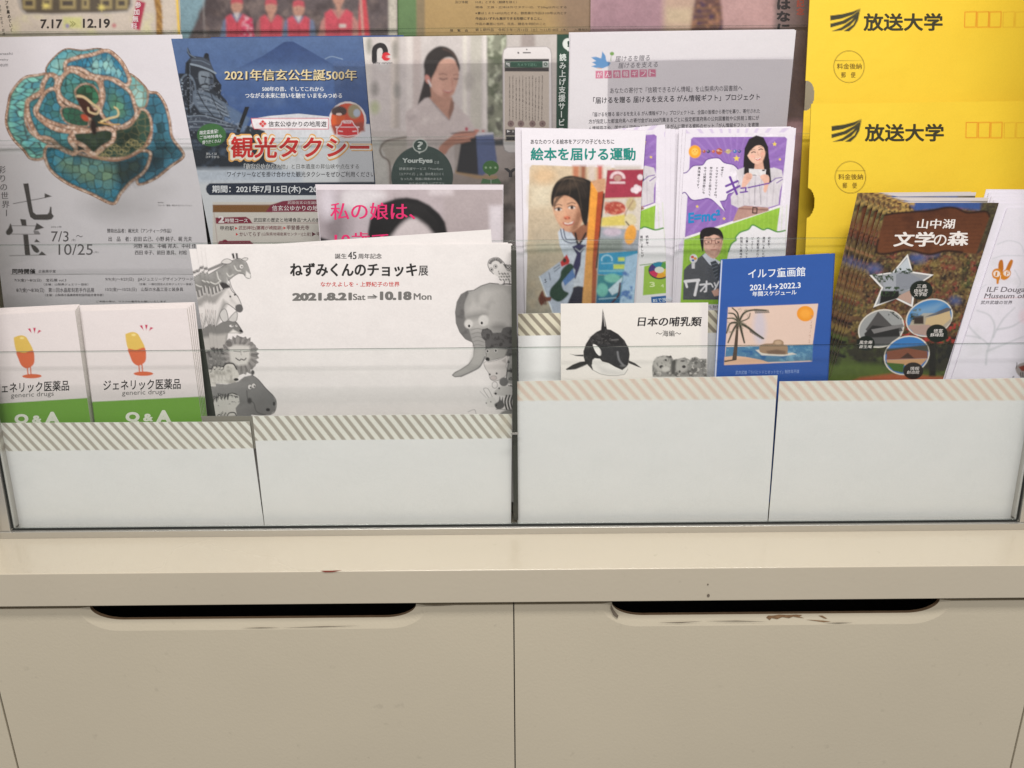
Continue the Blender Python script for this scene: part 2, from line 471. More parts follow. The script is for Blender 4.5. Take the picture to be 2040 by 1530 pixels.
    # -- build
    def done(s, label, cat, group=None, front=None):
        nu, nv = s.nu + 1, s.nv + 1
        W = s.world(s.px); n = len(W)
        ring = [j for j in range(nu)] + [i * nu + nu - 1 for i in range(1, nv)] + [(nv - 1) * nu + j for j in range(nu - 2, -1, -1)] + [i * nu for i in range(nv - 2, 0, -1)]
        ra = W[ring]; rb = ra - s.plane.n * s.th
        V = np.vstack([W, ra, rb])
        m = len(ring)
        i = np.arange((nv - 1) * (nu - 1)); r, cc = i // (nu - 1), i % (nu - 1)
        a = r * nu + cc
        quads = np.c_[a, a + nu, a + nu + 1, a + 1]
        k = np.arange(m); k2 = (k + 1) % m
        side = np.c_[n + k, n + k2, n + m + k2, n + m + k]
        me = bpy.data.meshes.new(s.name)
        nq = len(quads) + len(side)
        me.vertices.add(len(V)); me.vertices.foreach_set("co", V.ravel())
        loops = np.concatenate([quads.ravel(), side.ravel(), (n + m + np.arange(m))])
        me.loops.add(len(loops)); me.loops.foreach_set("vertex_index", loops.astype(np.int32))
        starts = np.append(np.arange(nq) * 4, nq * 4)
        me.polygons.add(nq + 1)
        me.polygons.foreach_set("loop_start", starts.astype(np.int32))
        me.update(calc_edges=True); me.validate()
        C = np.ones((len(V), 4)); C[:n, :3] = s.C; C[n:, :3] = s.col(s.edge)
        at = me.attributes.new("ink", 'FLOAT_COLOR', 'POINT'); at.data.foreach_set("color", C.ravel())
        sm = np.zeros(nq + 1, bool); sm[:len(quads)] = True
        me.polygons.foreach_set("use_smooth", sm)
        me.materials.append(s.mat)
        o = bpy.data.objects.new(s.name, me); COL.objects.link(o)
        tag(o, label, cat, group)
        for key, items in s.layers.items():
            VV, FF, CC, off = [], [], [], 0
            for P, F, c, lay in items:
                px = hmap(s.Hi, P)
                VV.append(s.world(px, 0.00010 + 0.00004 * lay)); CC.append(np.tile(np.append(c, 1), (len(P), 1)))
                FF += [tuple(i + off for i in f) for f in F]; off += len(P)
            t = mesh_obj(key, np.vstack(VV), FF, s.mat, o)
            at = t.data.attributes.new("ink", 'FLOAT_COLOR', 'POINT'); at.data.foreach_set("color", np.vstack(CC).ravel())
        s.obj = o
        return o

# lettering coordinates are given in the current frame: convert to art pixels when emitted
_old_emit = Sheet._emit
def _emit(s, P, faces, c, lay, key):
    ox, oy, sc = s.fr
    _old_emit(s, np.asarray(P, float) / sc + (ox, oy), faces, c, lay, key)
Sheet._emit = _emit

def between(qa, qb, t): return np.asarray(qa, float) * (1 - t) + np.asarray(qb, float) * t
# ------------------------------------------------------------------ cabinet: worktop, two drawers fronts with scooped grips, sides
cab = empty("cabinet")
tag(cab, "cream painted cabinet with chipped scooped door grips under the leaflet rack", "cabinet")
YF, ZT, ZB = 0.633, 0.917, 0.8825
box("worktop", -0.60, 0.60, YF, 1.12, ZB, ZT, M_TOP, cab, bevel=0.0009)
YD = 0.639
def door(x0, x1, nx0, nx1):
    zt, zb, th = 0.8765, 0.30, 0.015
    def notch(inset, depth, r):
        a, b, zz = nx0 + inset, nx1 - inset, zt - depth
        pts = [(a, zt)]
        for k in range(0, 13):
            t = math.pi / 2 * k / 12
            pts.append((a + r * 1.5 * (1 - math.cos(t)), zz + (depth) * (1 - math.sin(t))))
        for k in range(12, -1, -1):
            t = math.pi / 2 * k / 12
            pts.append((b - r * 1.5 * (1 - math.cos(t)), zz + (depth) * (1 - math.sin(t))))
        pts.append((b, zt))
        return pts
    A = notch(-0.010, 0.0250, 0.024); B = notch(0.0, 0.0142, 0.020)
    n = len(A)
    V, F = [], []
    def add(p, y): V.append((p[0], y, p[1])); return len(V) - 1
    fr = [add(p, YD) for p in A]
    c = [add((x1, zt), YD), add((x1, zb), YD), add((x0, zb), YD), add((x0, zt), YD)]
    mid = [add(p, YD + 0.0022) for p in B]
    bk = [add(p, YD + 0.0058) for p in B]
    cb = [add((x1, zt), YD + th), add((x1, zb), YD + th), add((x0, zb), YD + th), add((x0, zt), YD + th)]
    F.append(tuple((fr + c)[::-1]))
    for i in range(n - 1):
        F.append((fr[i + 1], fr[i], mid[i], mid[i + 1])); F.append((mid[i + 1], mid[i], bk[i], bk[i + 1]))
    F.append((c[3], c[2], cb[2], cb[3])); F.append((c[1], c[0], cb[0], cb[1])); F.append((c[2], c[1], cb[1], cb[2]))
    F.append((c[0], fr[-1], mid[-1], bk[-1], cb[0])); F.append((fr[0], c[3], cb[3], bk[0], mid[0]))
    mi = [0] * len(F)
    for i in range(n - 1): mi[2 + 2 * i] = 1
    o = mesh_obj("door", V, F, [M_CREAM, M_RAW], cab, mi=mi)
    bv = o.modifiers.new("bevel", 'BEVEL'); bv.width = 0.0004; bv.segments = 1; bv.limit_method = 'ANGLE'; bv.angle_limit = math.radians(40)
    return o
d1 = door(-0.4978, -0.0008, -0.3962, -0.0914)
d2 = door(0.0004, 0.4978, 0.0914, 0.3978)
box("side_panel", -0.60, -0.4998, YD, 1.10, 0.30, ZB, M_CREAM, cab)
box("side_panel", 0.4998, 0.60, YD, 1.10, 0.30, ZB, M_CREAM, cab)
box("interior", -0.4992, 0.4992, YD + 0.09, YD + 0.10, 0.30, ZB - 0.001, M_DARK, cab)
box("stile", -0.012, 0.012, YD + 0.0155, YD + 0.088, 0.30, ZB - 0.001, M_CREAM, cab)

def patch(name, pts, plane, mat, parent, lift=0.0004):
    w = plane.hit(pts) + plane.n * lift
    return mesh_obj(name, w, [tuple(range(len(pts)))[::-1]], mat, parent)
class FPlane(Plane):
    def __init__(s, y): Plane.__init__(s, y, 0, 0)
# wear: bare wood where the right grip's lip is rubbed through, primer on the worktop edge, screw dots, hairline cracks
rng = random.Random(4)
def blob(cx, cy, rx, ry, n=18, j=.35):
    return [(cx + rx * (1 + rng.uniform(-j, j)) * math.cos(2 * math.pi * k / n), cy + ry * (1 + rng.uniform(-j, j)) * math.sin(2 * math.pi * k / n)) for k in range(n)]
class Lip:
    """the sloping lip of the scooped grips"""
    z0, z1, y0, y1 = 0.8515, 0.8623, YD, YD + 0.0022
    n = np.array([0, -0.9799, 0.1996])
    @classmethod
    def hit(c, p):
        r = rays(p); q = np.array([0, c.y0, c.z0]); t = ((q - CAM) @ c.n) / (r @ c.n)
        return CAM + r * t[:, None]
patch("paint_chip", [(1526, 1230), (1530, 1226), (1540, 1226), (1552, 1224), (1570, 1225), (1586, 1224), (1598, 1225), (1592, 1228), (1602, 1231), (1590, 1230), (1580, 1228), (1572, 1231), (1558, 1229), (1548, 1233), (1537, 1231), (1533, 1235)], Lip, M_CHIP, d2)
patch("paint_chip", [(1630, 1226), (1638, 1226), (1648, 1232), (1643, 1232), (1636, 1229)], Lip, M_CHIP, d2)
patch("paint_chip", [(1605, 1234), (1640, 1236), (1655, 1238), (1640, 1239)], Lip, M_CHIP, d2)
fd = FPlane(YD)
patch("paint_chip", [(1217, 1202), (1222, 1214), (1232, 1226), (1230, 1231), (1222, 1225), (1216, 1212)], fd, M_CRACK, d2)
for a, b in (((1310, 1240), (1400, 1237)), ((1405, 1237), (1530, 1238)), ((1640, 1241), (1700, 1240))):
    patch("crack", [a, ((a[0] + b[0]) / 2, a[1] - 1.2), b, ((a[0] + b[0]) / 2, a[1] + .6)], fd, M_CRACK, d2)
for a, b in (((480, 1251), (560, 1250)), ((560, 1250.5), (720, 1246)), ((830, 1207), (905, 1206))):
    patch("crack", [a, ((a[0] + b[0]) / 2, (a[1] + b[1]) / 2 - 1.0), b, ((a[0] + b[0]) / 2, (a[1] + b[1]) / 2 + .5)], fd, M_CRACK, d1)
ff = FPlane(YF)
patch("primer_mark", [(638, 1136.2), (660, 1136.0), (682, 1135.2), (664, 1139), (648, 1139.5)], ff, M_REDCHIP, cab, 0.0006)
patch("screw_dot", blob(1411, 1186, 3, 3, 10, .1), ff, M_CRACK, cab)
patch("screw_dot", blob(1410, 1164, 1.6, 1.6, 10, .1), ff, M_CRACK, cab)

# ------------------------------------------------------------------ the stepped display rack of clear acrylic
rack = empty("leaflet_rack")
tag(rack, "stepped leaflet rack with clear acrylic panes and aluminium frame on the cream cabinet", "display rack")
YP = (0.705, 0.748, 0.790, 0.832)
LEAN = (3, 6, 6, 6)
FLOOR = (0.9175, 0.982, 1.042, 1.102)
XL, XR = -0.4950, 0.4985
PANE = [Plane(y, 0.9245, l) for y, l in zip(YP, LEAN)]
XO = 0.0; WL, WR = -0.5480, 0.5480
TOPV = (693.0, 479.0, 270.0, 54.0)
TOPZ = [PANE[i].hit([(1020, TOPV[i])])[0][2] for i in range(4)]
PB = (0.9249, 0.985, 1.045, 1.105)
for i in range(4):
    k = math.tan(math.radians(LEAN[i])); xl, xr = (XL, XR) if i == 0 else (WL + .001, WR - .001); y0 = YP[i] + k * (PB[i] - 0.9245); y1 = YP[i] + k * (TOPZ[i] - 0.9245); th = 0.003
    c = .0012; yc = y1 - k * c; zc = TOPZ[i] - c
    v = [(xl, y0, PB[i]), (xr, y0, PB[i]), (xr, y0 + th, PB[i]), (xl, y0 + th, PB[i]), (xl, yc, zc), (xr, yc, zc), (xr, y1 + th, TOPZ[i]), (xl, y1 + th, TOPZ[i]), (xl, y1 + .0007, TOPZ[i]), (xr, y1 + .0007, TOPZ[i])]
    mesh_obj("acrylic_pane", v, [(0, 1, 5, 4), (2, 3, 7, 6), (8, 9, 6, 7), (4, 5, 9, 8), (0, 3, 2, 1), (1, 2, 6, 9, 5), (3, 0, 4, 8, 7)], [M_GLASS, M_GEDGE, M_GFROST], rack, mi=[0, 0, 1, 2, 1, 0, 0])
    if i: box("tier_step", WL + .0005, WR - .0005, YP[i] - .004, 1.02, FLOOR[i - 1] + .0004, FLOOR[i], M_STEP, rack)
box("bottom_rail", XL - 0.012, XR + 0.012, 0.6985, 0.7028, ZT, 0.9240, M_ALU, rack, bevel=0.0004)
box("gasket", XL, XR, 0.7030, 0.7044, 0.9236, 0.9256, M_GASKET, rack)
for x0, x1, g0, g1 in ((XL - 0.013, XL - 0.0012, XL - 0.0012, XL + 0.0004), (XR + 0.0012, XR + 0.013, XR - 0.0004, XR + 0.0012)):
    box("upright", x0, x1, 0.7005, 0.716, 0.9240, 1.65, M_ALU, rack, bevel=0.0006, lean=3)
    box("gasket", g0, g1, 0.7034, 0.7046, 0.9256, 1.65, M_GASKET, rack, lean=3)
box("side_stile", XL - 0.052, XL - 0.0135, 0.6940, 0.7120, ZT + .0003, 1.65, M_CREAM, rack, bevel=0.001)
box("side_board", WL - 0.018, WL, 0.7125, 1.05, ZT + .0003, 1.65, M_CREAM, rack)
box("side_stile", XR + 0.0135, XR + 0.052, 0.6940, 0.7120, ZT + .0003, 1.65, M_CREAM, rack, bevel=0.001)
box("side_board", WR, WR + 0.018, 0.7125, 1.05, ZT + .0003, 1.65, M_CREAM, rack)
box("back_board", WL, WR, 1.03, 1.045, ZT + .0005, 1.65, M_CREAM, rack)
xd0, xd1 = 0.0002, 0.0050
for i in range(1):
    box("divider", xd0, xd1, YP[i] + (0.0035 if i else .006), YP[i + 1] - 0.0045, FLOOR[i] if i else .9265, (TOPZ[1] - .002, TOPZ[2] - .07, TOPZ[3] - .08)[i], M_DIV, rack, lean=3)
box("divider_clip", -0.0015, 0.0055, 0.7092, 0.7115, 1.0185, 1.0200, M_ALU, rack, lean=3)

# planes on which sheets stand, tier by tier: P(tier, set-back in mm, lean)
def P(t, back, lean): return Plane(YP[t] + 0.003 + back / 1000.0, FLOOR[t], lean)
# ------------------------------------------------------------------ white pocket linings edged with striped tape
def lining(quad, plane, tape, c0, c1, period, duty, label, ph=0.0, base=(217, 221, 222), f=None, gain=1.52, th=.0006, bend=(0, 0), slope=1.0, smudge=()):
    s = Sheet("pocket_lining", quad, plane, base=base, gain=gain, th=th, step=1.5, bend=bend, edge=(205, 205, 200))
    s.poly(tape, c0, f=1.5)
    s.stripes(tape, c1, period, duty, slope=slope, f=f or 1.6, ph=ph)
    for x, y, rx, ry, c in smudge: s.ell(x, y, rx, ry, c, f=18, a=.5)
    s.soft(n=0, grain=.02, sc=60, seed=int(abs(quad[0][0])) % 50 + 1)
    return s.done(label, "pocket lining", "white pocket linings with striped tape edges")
G_T, G_S = (222, 217, 209), (166, 160, 150)
lining([(-12, 843), (497, 840), (527, 1054), (30, 1060)], P(0, 7.5, 3), [(-16, 842), (498, 839), (510, 893), (-16, 899)], G_T, G_S, 19.6, .44,
       "white lining with grey striped tape in front of the two green booklet piles", slope=.95)
lining([(503, 829), (1020, 825), (1018, 1048), (528, 1054)], P(0, 8.8, 3), [(500, 828), (1022, 824), (1022, 873), (500, 878)], G_T, G_S, 19.6, .44,
       "white lining with grey striped tape in front of the black and white animal flyers", ph=.3, slope=.8,
       smudge=[(1008, 838, 9, 12, (190, 180, 160)), (1000, 858, 10, 6, (185, 176, 158))])
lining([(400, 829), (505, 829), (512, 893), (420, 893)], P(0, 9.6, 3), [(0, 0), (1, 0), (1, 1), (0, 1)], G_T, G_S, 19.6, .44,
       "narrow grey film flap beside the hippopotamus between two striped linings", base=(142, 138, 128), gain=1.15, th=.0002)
P_T, P_S = (230, 214, 204), (210, 191, 178)
lining([(1030, 760), (1549, 748), (1528.5, 1044), (1031, 1048)], P(0, 7.8, 3), [(1024, 758), (1552, 745), (1552, 795), (1024, 798)], P_T, P_S, 23.6, .47,
       "white lining with beige striped tape in front of the killer whale leaflet", f=5, slope=.9, bend=(.0006, 0))
lining([(1553, 760), (2046, 753), (2028, 1042), (1530.5, 1044)], P(0, 7.5, 3), [(1548, 757), (2050, 750), (2050, 797), (1548, 798)], P_T, P_S, 23.6, .47,
       "white lining with beige striped tape in front of the autumn forest brochures", f=5, slope=.9, ph=.4, bend=(.0008, .0006))
lining([(1032, 625), (1545, 616), (1530, 850), (1034, 850)], P(1, 3.0, 3), [(1025, 624), (1550, 614), (1550, 661), (1025, 669)], (205, 200, 180), (140, 132, 118), 21, .45,
       "grey lining with striped tape behind the killer whale leaflet, one tier up", slope=.9)
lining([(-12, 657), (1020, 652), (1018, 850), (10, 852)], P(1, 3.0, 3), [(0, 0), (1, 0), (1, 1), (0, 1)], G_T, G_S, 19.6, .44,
       "lining sheet with a dark base colour filling the gap between green booklets and animal flyers", base=(88, 92, 84), gain=1.15)  # untaped sheet, its base colour made dark to fill the gap
# ------------------------------------------------------------------ top row, cut off by the upper edge of the photo
def tier4():
    # event poster, cream with a dark cut-out title
    s = Sheet("event_poster", [(-70, -170), (345, -170), (392, 560), (-40, 560)], P(3, 6, 9), base=(205, 192, 180), step=2.0, bend=(.002, 0), gain=0.989)
    s.Z(0, 0, 4.857)
    s.cloud([(120, 150), (1750, 120), (1780, 800), (120, 800)], (212, 205, 160), 130, 3, .5, 3, f=40, a=.7)
    s.poly([(150, -60), (200, 90), (250, 145), (370, 140), (520, 150), (820, 130), (1000, 140), (1240, 125), (1290, 70), (1290, -60)], (172, 165, 160), sm=False, f=14)
    s.poly([(205, -60), (225, 90), (270, 130), (520, 135), (1000, 122), (1240, 108), (1270, 40), (1270, -60)], (92, 82, 70), f=16)
    for x, w in ((230, 120), (420, 90), (590, 150), (800, 70), (980, 110), (1130, 110)):
        s.rect(x, -60, x + w, 90, (176, 158, 110), f=26, a=.8)
        s.rect(x + 20, 10, x + w - 25, 60, (80, 72, 66), f=14)
    for x, y in ((455, 60), (990, 75)):
        for k in range(8):
            t = k * math.pi / 4; s.line([(x, y), (x + 48 * math.cos(t), y + 42 * math.sin(t))], 16, (222, 205, 120), f=6, taper=.9)
    s.rect(620, 170, 800, 280, (205, 202, 140), f=30)
    s.T("7.17", 400, 192, 612, 280, (58, 52, 50), bold=.03); s.T("12.19", 810, 185, 1072, 275, (58, 52, 50), bold=.03)
    s.ell(660, 255, 20, 22, (150, 140, 175)); s.ell(1112, 252, 22, 22, (190, 130, 130))
    s.T("≫", 685, 205, 740, 265, (150, 148, 90))
    s.poly([(1330, 5), (1415, 30), (1360, 300), (1280, 270)], (172, 52, 78))
    s.TV("参加無料", 1348, 20, 290, 62, (226, 210, 214), bold=.02, dx=-50)
    s.line([(1520, -40), (1545, 120), (1550, 330)], 62, (160, 118, 62), f=8)
    for k in range(26): s.ell(1515 + (k * 37) % 58 + k * .8, -20 + k * 14, 9, 6, ((205, 165, 95), (110, 78, 44))[k % 2], f=5)
    s.poly([(1700, -60), (1760, -60), (1795, 420), (1735, 420)], (226, 190, 90))
    s.Z(0, 0, 3.825)
    s.TV("アップを集めていく", 40, -60, 250, 26, (52, 48, 46), bold=.02, dx=60); s.TV("歴史・文化・自然", 0, 40, 280, 22, (52, 48, 46), dx=40)
    s.soft(n=1, grain=.1, sc=20)
    s.done("cream event poster with a dark title and dates 7.17 to 12.19, top left", "poster")
    # leaflet with volunteers in red vests
    s = Sheet("volunteer_leaflet", [(352, -170), (790, -180), (796, 560), (380, 560)], P(3, 4, 9), base=(96, 84, 86), step=1.8, gain=0.903)
    s.Z(340, 0, 3.825)
    s.poly([(50, -700), (330, -700), (260, 40), (130, 300), (60, 300)], (128, 158, 170), f=18)
    s.cloud([(150, 300), (320, -200), (1650, -200), (1650, 400), (150, 400)], (124, 108, 104), 60, 8, .45, 3, f=30)
    s.cloud([(150, 300), (320, -200), (1650, -200), (1650, 400), (150, 400)], (66, 54, 56), 90, 12, .5, 4, f=30, a=.8)
    s.poly([(1655, -700), (1725, -700), (1725, 900), (1665, 900)], (198, 190, 178)); s.line([(240, -100), (262, 280)], 5, (196, 190, 188), a=.6)
    VEST, SHIRT, SKIN, CAP = (200, 76, 92), (112, 124, 154), (190, 142, 124), (190, 80, 92)  # vest and cap inks paled to carry a little of the pane's haze
    for x, h, sh in ((505, 0, SHIRT), (765, 10, (150, 105, 105)), (975, 25, SHIRT), (1280, -60, (186, 128, 122))):
        b = 1.25 if h < 0 else 1.0
        s.poly([(x - 130 * b, 290), (x - 105 * b, 160), (x - 55 * b, 110 + h * .6), (x + 55 * b, 110 + h * .6), (x + 115 * b, 160), (x + 135 * b, 290)], sh, f=10)
        s.poly([(x - 80 * b, 300), (x - 85 * b, 130 + h * .5), (x - 45 * b, 105 + h * .6), (x, 175 + h * .4), (x + 45 * b, 105 + h * .6), (x + 85 * b, 130 + h * .5), (x + 82 * b, 300)], VEST, f=9)
        s.line([(x, 170 + h * .4), (x, 300)], 5, (150, 36, 52), f=5)
        s.ell(x, 45 + h, 44, 58, SKIN, f=9); s.poly([(x - 46, 30 + h), (x - 40, -14 + h), (x, -28 + h), (x + 40, -14 + h), (x + 46, 30 + h), (x, 18 + h)], CAP, f=8)
        s.line([(x - 18, 52 + h), (x - 8, 52 + h)], 5, (90, 60, 54), f=4); s.line([(x + 8, 52 + h), (x + 18, 52 + h)], 5, (90, 60, 54), f=4)
        s.line([(x - 10, 80 + h), (x + 10, 80 + h)], 4, (140, 80, 72), f=4)
        s.poly([(x - 24, 96 + h), (x + 24, 96 + h), (x, 160 + h * .6)], (200, 190, 190) if sh == SHIRT else SKIN, f=7)
    s.poly([(555, 120), (620, 140), (640, 300), (525, 300)], (200, 50, 90), f=8); s.cloud([(555, 120), (620, 140), (640, 300), (525, 300)], (222, 170, 180), 22, 4, .5, 6, f=8)
    s.rect(1285, 185, 1335, 210, (214, 205, 200), f=5)
    s.poly([(1440, -60), (1480, -60), (1520, 290), (1430, 290)], (205, 70, 80), f=8); s.line([(1445, -40), (1468, 290)], 16, (196, 160, 150), f=6)
    s.soft(n=2, grain=.16, sc=14)
    s.done("leaflet with people in red vests and caps before dark rock, top row", "leaflet")
    # call for entries: green edge, tan sheet with small type
    s = Sheet("application_leaflet", [(788, -170), (1200, -170), (1180, 560), (800, 560)], P(3, 8, 9), base=(176, 146, 96), step=2.0, gain=0.946)
    s.Z(700, 0, 3.825)
    s.poly([(340, -700), (470, -700), (500, 100), (500, 900), (345, 900)], (98, 128, 82), f=10); s.poly([(495, -700), (560, -700), (560, 900), (498, 900)], (140, 122, 92), f=10)
    s.poly([(1480, -700), (2000, -700), (2000, 900), (1640, 400), (1560, 100)], (146, 120, 96), f=160)
    K = (70, 56, 40)
    s.T("及び体裁", 790, 5, 888, 26, K); s.T("10点」とする（額縁を除く）", 945, 5, 1260, 26, K); s.T("規格　工芸・立体は外寸タテ一辺、で20kg以内とする", 945, 46, 1640, 66, K)
    s.T("※書は１８０×60以内とする。額面展示作品は100号以内とす", 945, 90, 1640, 110, K); s.T("作品はいずれも展示できる形態にすること。", 945, 130, 1450, 152, K, bold=.02)
    s.T("作品の裏面に住所、氏名、題名を明記のこと", 945, 172, 1480, 192, K); s.T("展　覧　会", 750, 222, 890, 242, K); s.T("第１期作品　令和３年11月13日（土）〜11月18日（木）　入場無料", 945, 216, 1810, 238, K)
    s.T("11月18日（木）〜11月23日", 1080, 256, 1385, 272, K)
    s.soft(n=1, grain=.08, sc=24)
    s.done("tan and green call-for-entries leaflet with small type, top row centre", "leaflet")
    # pink poster
    s = Sheet("pink_poster", [(1178, -170), (1622, -170), (1585, 560), (1172, 560)], P(3, 5, 9), base=(176, 142, 148), step=2.0, gain=0.946)
    s.Z(1100, 0, 3.778)
    s.poly([(300, -600), (840, -600), (820, 900), (290, 900)], (166, 130, 140), f=40); s.rect(840, -300, 1320, 900, (190, 160, 142), f=60)
    s.rect(1240, -300, 1700, 900, (188, 150, 148), f=60); s.rect(860, 60, 1050, 180, (200, 178, 150), f=50)
    s.poly([(1690, -600), (2000, -600), (2000, 900), (1650, 900)], (128, 108, 106), f=40)
    sk = [(1090, -120), (1250, -120), (1275, 60), (1285, 240), (1040, 240), (1060, 120)]
    s.poly(sk, (98, 66, 62), f=20); s.cloud(sk, (168, 120, 92), 30, 5, .5, 5, f=20); s.cloud(sk, (72, 48, 78), 34, 9, .55, 5, f=20)
    for y in (60, 105, 150, 190): s.line([(1050, y + 6), (1280, y - 6)], 7, (150, 112, 70), f=7, a=.8)
    s.TV("しゃはなに", 1740, -190, 260, 110, (48, 42, 44), bold=.05); s.TV("周年記念", 1868, -130, 120, 62, (196, 84, 62), bold=.01)
    s.soft(n=2, grain=.12, sc=18)
    s.done("pinkish poster with a dark skirt shape and brush lettering, top right", "poster")
tier4()
# ------------------------------------------------------------------ third tier: jewellery flyer, taxi flyer, reading service leaflet, letter, envelope
def jewel():
    s = Sheet("exhibition_flyer", [(-49, 75), (363, 69), (436, 660), (14, 664)], P(2, 7, 9), base=(216, 211, 217), step=1.35, bend=(.0015, .001), gain=1.04)
    s.Z(0, 0, 3.825)
    for x, y, rx, ry, a in ((980, 1600, 240, 110, .35), (800, 1560, 170, 70, .3), (1100, 1450, 230, 90, .25)): s.ell(x, y, rx, ry, (150, 146, 148), f=170, a=a)
    RIM = (186, 150, 128)
    def pt(pts, n, A, B, c, r, b=(46, 58, 56), bw=11, rw=20, an=(1, 1, 0), sd=0, rim=RIM):
        A = (A[0], min(A[1] + 8, 255), A[2] * .88); rw *= .82
        s.cells(pts, n, A, B, c, r, b, bw=bw, rim=rim, rimw=rw, aniso=an, seed=sd)
    s.poly([(430, 640), (620, 520), (900, 560), (1080, 760), (1110, 1000), (960, 1180), (700, 1180), (480, 1100), (300, 900)], (34, 46, 42), sm=True, f=10)
    pt([(85, 700), (180, 590), (290, 565), (390, 560), (340, 690), (240, 760), (210, 880), (240, 990), (330, 1060), (395, 1100), (345, 1215), (240, 1220), (180, 1150), (95, 1060), (45, 940), (60, 800)], 62, (128, 188, 206), (62, 132, 166), (420, 850), 380, b=(62, 62, 70), an=(.5, 1.35, 0), sd=1, rw=24)
    pt([(350, 530), (400, 450), (500, 372), (630, 380), (770, 368), (870, 420), (700, 500), (560, 540), (500, 585), (380, 585)], 66, (92, 152, 196), (142, 186, 178), (560, 640), 300, sd=2, rw=12)
    pt([(980, 560), (1060, 600), (1140, 690), (1210, 705), (1275, 800), (1310, 930), (1330, 1050), (1418, 1185), (1310, 1280), (1180, 1380), (1050, 1410), (1060, 1250), (1120, 1000), (1080, 850), (1010, 760), (950, 650)], 70, (66, 118, 172), (38, 72, 78), (1090, 1130), 330, b=(34, 44, 52), sd=3, rw=24)
    s.poly([(1050, 1180), (1300, 1120), (1250, 1300), (1060, 1390)], (22, 38, 50), f=120, a=.55)
    pt([(990, 560), (1060, 605), (1135, 690), (1125, 810), (1060, 835), (1010, 750), (960, 650)], 56, (104, 156, 186), (176, 206, 196), (1010, 730), 160, b=(120, 100, 70), sd=4, rw=14)
    pt([(338, 1190), (365, 1105), (470, 1120), (600, 1160), (740, 1190), (920, 1200), (1080, 1140), (1165, 1170), (1120, 1310), (1010, 1400), (940, 1480), (872, 1566), (700, 1490), (520, 1410), (390, 1310)], 62, (58, 118, 172), (110, 140, 116), (760, 1140), 290, b=(44, 62, 52), sd=5, rw=28)
    s.poly([(880, 1230), (1130, 1170), (1110, 1310), (1000, 1390), (930, 1450), (880, 1330)], (28, 34, 34), f=70, a=.85)
    s.poly([(450, 1110), (700, 1180), (1000, 1190), (1080, 1150), (900, 1240), (640, 1220)], (40, 46, 40), f=50, a=.6)
    pt([(205, 760), (300, 700), (320, 630), (372, 556), (440, 570), (460, 640), (420, 720), (330, 800), (300, 860), (420, 960), (560, 990), (610, 1010), (560, 1060), (605, 1130), (580, 1190), (470, 1150), (380, 1080), (290, 1060), (230, 960), (200, 860)], 60, (64, 120, 164), (84, 138, 132), (470, 900), 300, sd=6, rw=44)
    s.poly([(330, 1060), (480, 1080), (600, 1140), (560, 1180), (420, 1120)], (44, 70, 66), f=50, a=.6)
    pt([(495, 470), (600, 425), (700, 405), (820, 372), (910, 430), (970, 510), (1010, 620), (960, 670), (880, 625), (780, 605), (700, 590), (620, 545), (540, 535), (500, 560)], 60, (52, 122, 184), (160, 204, 190), (760, 640), 220, b=(44, 56, 66), an=(1.5, .7, 0), sd=7, rw=36)
    pt([(770, 615), (830, 585), (930, 635), (1010, 700), (1045, 800), (1055, 890), (980, 960), (900, 985), (820, 940), (760, 850), (785, 740)], 56, (58, 108, 160), (86, 136, 112), (800, 850), 240, b=(40, 60, 56), sd=8, rw=32)
    pt([(275, 850), (330, 715), (400, 665), (455, 690), (480, 780), (560, 835), (700, 900), (710, 1000), (560, 990), (430, 960), (330, 915)], 54, (62, 114, 160), (74, 124, 104), (620, 920), 270, b=(40, 62, 56), sd=9, rw=34)
    pt([(435, 670), (480, 565), (560, 525), (660, 570), (760, 600), (800, 700), (790, 810), (700, 860), (600, 840), (500, 790), (450, 740)], 52, (70, 124, 158), (84, 136, 116), (640, 760), 200, b=(36, 56, 50), sd=10, rw=40)
    pt([(880, 985), (980, 960), (1045, 880), (1075, 825), (1135, 850), (1172, 950), (1155, 1090), (1080, 1150), (960, 1215), (760, 1210), (700, 1150), (850, 1090)], 56, (44, 66, 72), (48, 62, 46), (860, 1020), 300, b=(118, 112, 78), bw=6, sd=11, rw=24)
    s.poly([(880, 1000), (1020, 960), (1060, 1040), (960, 1130), (860, 1110)], (22, 28, 24), f=70, a=.6)
    pt([(555, 1000), (680, 985), (820, 965), (890, 1000), (880, 1085), (800, 1140), (720, 1195), (640, 1130), (565, 1085)], 60, (36, 46, 40), (56, 68, 54), (720, 1020), 170, sd=12, rw=40)
    pt([(470, 830), (560, 810), (660, 860), (690, 960), (600, 970), (500, 930)], 46, (48, 90, 88), (44, 70, 54), (640, 920), 160, sd=13, rw=14)
    pt([(575, 690), (640, 636), (725, 655), (775, 745), (745, 810), (670, 810), (600, 770)], 54, (50, 98, 88), (40, 66, 48), (660, 740), 110, b=(36, 48, 36), sd=14, rw=16)
    s.poly([(590, 745), (630, 720), (690, 790), (740, 870), (690, 900), (640, 850)], (62, 34, 28), sm=True, f=10)
    s.line([(600, 735), (650, 745), (720, 800), (762, 830), (745, 870), (690, 855), (680, 825)], 20, (202, 178, 140), sm=True, f=6, taper=.35)
    s.line([(780, 930), (840, 905), (905, 885), (905, 840), (880, 820)], 17, (214, 190, 140), sm=True, f=6, taper=.3); s.line([(760, 935), (840, 950), (920, 950)], 9, (190, 150, 90), sm=True)
    s.ell(655, 900, 34, 20, (176, 74, 50), rot=40, f=14); s.ell(720, 970, 60, 26, (40, 28, 26), rot=80, f=20)
